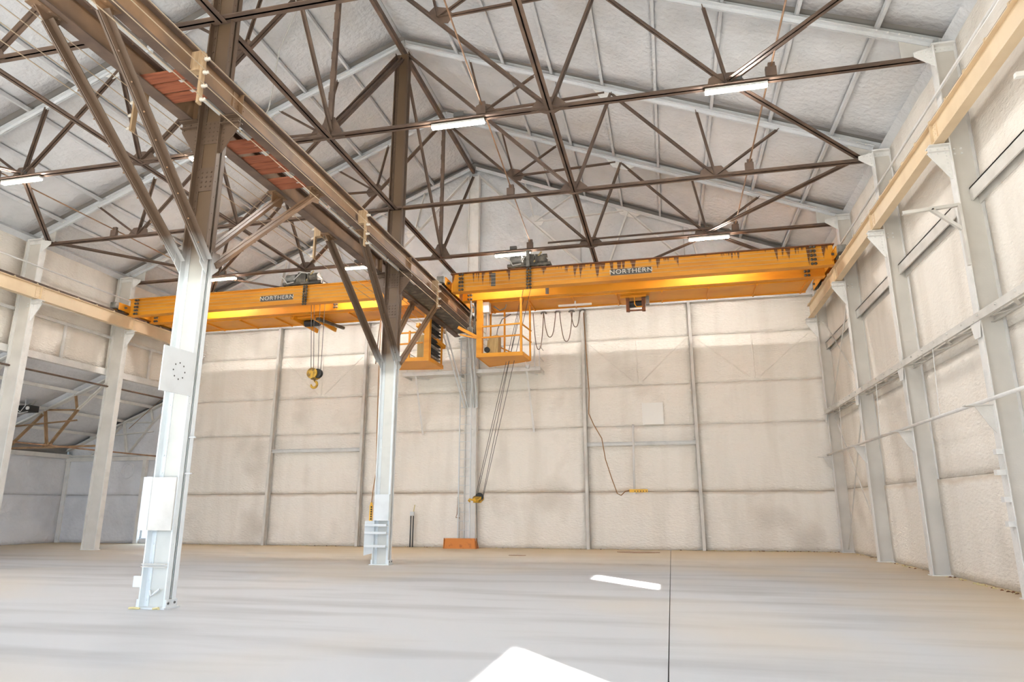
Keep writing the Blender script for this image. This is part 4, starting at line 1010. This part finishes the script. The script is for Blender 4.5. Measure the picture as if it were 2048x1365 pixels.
for xx, z1 in ((-10.1, 7.65), (-8.75, 7.55), (-6.4, 7.4), (-4.85, 7.75), (-4.66, 7.6)):
    MB().bar((xx, 25.08, 6.72), (xx, 25.08, z1), .045, .045, (0, 1, 0)).build('rail_post', 'foam_steel', pf)
MB().tube([(-4.66, 25.08, 7.6), (-4.66, YB - .1, 7.6)], .018, 6).tube([(-4.66, 25.08, 7.15), (-4.66, YB - .1, 7.15)], .018, 6).tube([(-10.1, 25.08, 7.6), (-10.1, YB - .1, 7.6)], .018, 6).build('hand_rail', 'foam_steel', pf)
ld = thing('ladder', 'thin white ladder rising up the middle of the back wall', 'ladder', (-7.73, 25.6, 0))
for x in (-7.96, -7.50): MB().box(x - .018, x + .018, 25.50, 25.55, 0, 8.1).build('rail', 'white_paint', ld)
for i in range(23): MB().tube([(-7.96, 25.52, .32 + i * .335), (-7.50, 25.52, .32 + i * .335)], .012, 6).build('rung', 'white_paint', ld)
for z in (2.05, 4.5, 6.9): MB().bar((-7.96, 25.55, z), (-7.96, YB - .06, z), .03, .01).bar((-7.5, 25.55, z), (-7.5, YB - .06, z), .03, .01).build('standoff', 'foam_steel', ld)
ob = thing('wheel_stop', 'orange steel wedge block on the floor at the foot of the ladder', 'block', (-7.8, 25.3, 0))
MB().hexa([(-8.40, 25.22, 0), (-7.18, 25.22, 0), (-7.18, 25.42, 0), (-8.40, 25.42, 0), (-8.38, 25.28, .37), (-7.22, 25.28, .37), (-7.22, 25.36, .37), (-8.38, 25.36, .37)]).build('block_body', 'orange_block', ob)
MB().plate([(-7.16, 25.2, 0), (-7.16, 25.62, 0), (-7.16, 25.31, .38), (-7.16, 25.27, .38)], (1, 0, 0), .02).plate([(-8.42, 25.2, 0), (-8.42, 25.62, 0), (-8.42, 25.31, .38), (-8.42, 25.27, .38)], (1, 0, 0), .02).build('end_plate', 'orange_block', ob)
cp = thing('conduit_stub', 'pair of grey conduits standing against the back wall left of the ladder', 'conduit', (-9.95, 25.85, 0))
for x in (-10.0, -9.90): MB().tube([(x, 25.86, 0), (x, 25.86, 1.18)], .028, 8).build('conduit', 'plate_dark', cp, smooth=True)
MB().box(-10.02, -9.87, 25.80, 25.9, 1.18, 1.34).build('junction_box', 'white_paint', cp)
MB().tube([(-9.9, 25.86, 1.34), (-9.86, 25.88, 1.6)], .02, 6).build('stub_pipe', 'yellow_residue', cp)
tag(MB().box(-.86, -.10, YB - .14, YB - .04, 4.52, 5.34).box(-.88, -.84, YB - .15, YB - .03, 4.5, 5.36).build('wall_cabinet', 'box_white', loc=(-.48, YB, 4.5)), 'square white box mounted on the back wall right of the ladder', 'wall box')
vp = thing('wall_pipe', 'short white vertical pipe on the back wall holding the level pendant', 'pipe', (-1.25, 25.6, 2))
MB().tube([(-1.23, 25.62, 4.5), (-1.28, 25.5, 2.0)], .04, 10).build('pipe', 'foam_steel', vp, smooth=True)
MB().box(-1.33, -1.22, 25.4, 25.55, 1.96, 2.02).build('hook_clip', 'foam_steel', vp)
cd = thing('conduit_stub', 'rusty conduits running down the wall beside the ladder foot', 'conduit', (-7.8, 25.9, 0))
for x, z1 in ((-8.02, 1.5), (-7.85, 9.0)): MB().tube([(x, 25.9, .3), (x, 25.9, z1)], .022, 6).build('conduit', 'cable_grey', cd, smooth=True)
MB().tube([(-8.1, 25.9, 1.9), (-8.12, 25.9, 1.25), (-8.16, 25.88, 1.12), (-8.0, 25.88, 1.1)], .018, 6).build('conduit', 'rod_rust', cd, smooth=True)
# rusty floor plates
def blob(cx, cy, rx, ry, n=18):
    return [(cx + rx * math.cos(a * 2 * math.pi / n) * random.uniform(.85, 1.05), cy + ry * math.sin(a * 2 * math.pi / n) * random.uniform(.8, 1.05), .006) for a in range(n)]
tag(MB().plate(blob(-1.18, 24.4, .72, .28), (0, 0, 1), .012).build('floor_plate', 'rod_rust', loc=(-1.18, 24.4, 0)), 'rusty oval cover plate flat on the floor near the back wall', 'floor plate')
tag(MB().plate(blob(-4.85, 22.0, .3, .12), (0, 0, 1), .01).build('floor_plate', 'rod_rust', loc=(-4.85, 22, 0)), 'small rusty patch plate on the floor in front of the ladder', 'floor plate')

# ================================================================== AISLE AT FAR LEFT
def aisle_truss(label, Y, white):
    root = thing('roof_truss', label, 'roof truss', (-24, Y, 3.8)); mt_ = 'foam_steel' if white else 'aisle_rust'
    MB().dbl((XA, Y, za(XA)), (WLF, Y, za(WLF)), .11, .016, .016).build('rafter', 'foam_steel', root)
    MB().dbl((XA, Y, 3.78), (-21.0, Y, 3.80), .07, .012, .012).build('bottom_chord', mt_, root)
    MB().dbl((-23.6, Y, 3.82), (-22.45, Y, 5.25), .075, .012, .012).build('diagonal', mt_, root)
    MB().dbl((-22.45, Y, 5.25), (-21.2, Y, za(-21.2) - .1), .075, .012, .012).build('diagonal', 'foam_steel', root)
    MB().dbl((-23.6, Y, 3.82), (-23.95, Y, za(-23.95)), .075, .012, .012).build('strut', mt_, root)
    MB().dbl((-24.1, Y, za(-24.1) - .1), (-25.5, Y, 3.82), .075, .012, .012).build('diagonal', mt_, root)
    MB().dbl((-22.45, Y, 5.25), (-22.62, Y, za(-22.6)), .06, .012, .012).build('strut', mt_, root)
    MB().dbl((-22.45, Y, 5.22), (-23.9, Y, 5.26), .055, .012, .012).build('tie', mt_, root)
    MB().dbl((-25.6, Y - .1, 4.62), (-22.3, Y - .1, 4.80), .05, .012, .012).build('tie', mt_, root)
    MB().plate([(-23.9, Y, 3.74), (-23.75, Y, 3.98), (-23.45, Y, 3.98), (-23.25, Y, 3.74)], (0, 1, 0), .014).build('gusset', mt_, root)
    return root
aisle_truss('rust coloured lean-to truss above the left aisle', 21.85, False)
aisle_truss('rust coloured lean-to truss at the left edge of the aisle', 17.65, False)
aisle_truss('white lean-to truss against the aisle back wall', YB - .12, True)
tag(MB().tube([(-21.0, 3, 6.05), (-21.0, YB - .1, 6.05)], .035, 8).build('aisle_pipe', 'brown_steel', loc=(-21, 15, 6.05)), 'dark brown pipe along the left row under the white sill', 'pipe')
tag(MB().tube([(-24.0, 16, 3.9), (-21.2, YB - .2, 3.62)], .03, 6).build('aisle_pipe', 'rod_rust', loc=(-23, 20, 3.8)), 'thin rusty rod slanting low across the aisle trusses', 'pipe')
tag(MB().tube([(-21.0, 25.2, 6.6), (-23.2, 25.4, 4.9)], .014, 5).build('tie_rod', 'rod_rust', loc=(-22, 25.3, 6)), 'thin rusty tie rod slanting down in the aisle corner', 'rod')
ht = thing('unit_heater', 'black unit hanging on straps from the aisle roof at left', 'heater', (-23.6, 20.8, 5.1))
MB().box(-24.0, -23.35, 20.6, 21.0, 5.02, 5.26).box(-23.95, -23.4, 20.57, 20.6, 5.05, 5.22).build('housing', 'black', ht)
MB().cyl((-23.42, 20.56, 5.14), (-23.42, 20.62, 5.14), .07, 12).build('outlet', 'lamp_body', ht)
for x in (-23.75, -23.55): MB().bar((x, 20.8, 5.26), (x + .12, 20.9, za(x) + .02), .03, .05).build('strap', 'grey_machine', ht)
MB().tube([(-24.15, 20.6, 5.4), (-24.0, 20.55, 5.2), (-23.7, 20.55, 5.0), (-23.5, 20.55, 5.25), (-23.6, 20.6, 5.5)], .014, 5).tube([(-24.1, 20.55, 5.0), (-23.7, 20.55, 4.95), (-23.35, 20.55, 5.0)], .014, 5).build('cord', 'white_paint', ht, smooth=True)
MB().box(-24.05, -23.95, 20.9, 21.0, 5.9, 6.15).build('hanger_block', 'tan_wood', ht)
# loose hanging cord near the third truss
tag(MB().tube([(-8.9, 13.2, 15.0), (-8.75, 13.3, 14.0), (-9.15, 13.3, 12.9), (-9.3, 13.3, 11.2), (-9.5, 13.2, 10.5)], .015, 5).build('hanging_cord', 'cable_grey', loc=(-9, 13.3, 12)), 'thin grey cord dangling from the roof left of the third truss post', 'cord')

# crumbs of foam and dirt along the foot of the walls
def crumbs(label, pts, mtl, n):
    m = MB()
    for _ in range(n):
        a, b_ = random.choice(pts); p = lerp(a, b_, random.random()); r_ = random.uniform(.006, .022)
        p = p + V(random.uniform(-.06, .06), random.uniform(-.06, .06), r_ * .3)
        m.tube([p + V(-r_ * 1.5, 0, 0), p + V(0, r_ * .4, r_ * .3), p + V(r_ * 1.5, 0, 0)], [r_ * .4, r_ * .7, r_ * .3], 5)
    o = m.build('foam_crumbs', mtl, loc=(0, 20, 0)); tag(o, label, 'debris', kind='stuff')
EDGE = [((-20.0, 25.93, 0), (5.5, 25.93, 0)), ((5.82, 25.7, 0), (5.82, 9.0, 0)), ((5.82, 16.0, 0), (5.82, 10.0, 0)), ((1.2, 25.93, 0), (5.5, 25.93, 0))]
crumbs('yellow crumbs of old foam scattered along the foot of the walls', EDGE, 'yellow_residue', 220)
crumbs('dark grit and rust flakes lying along the foot of the walls', EDGE, 'rust', 140)
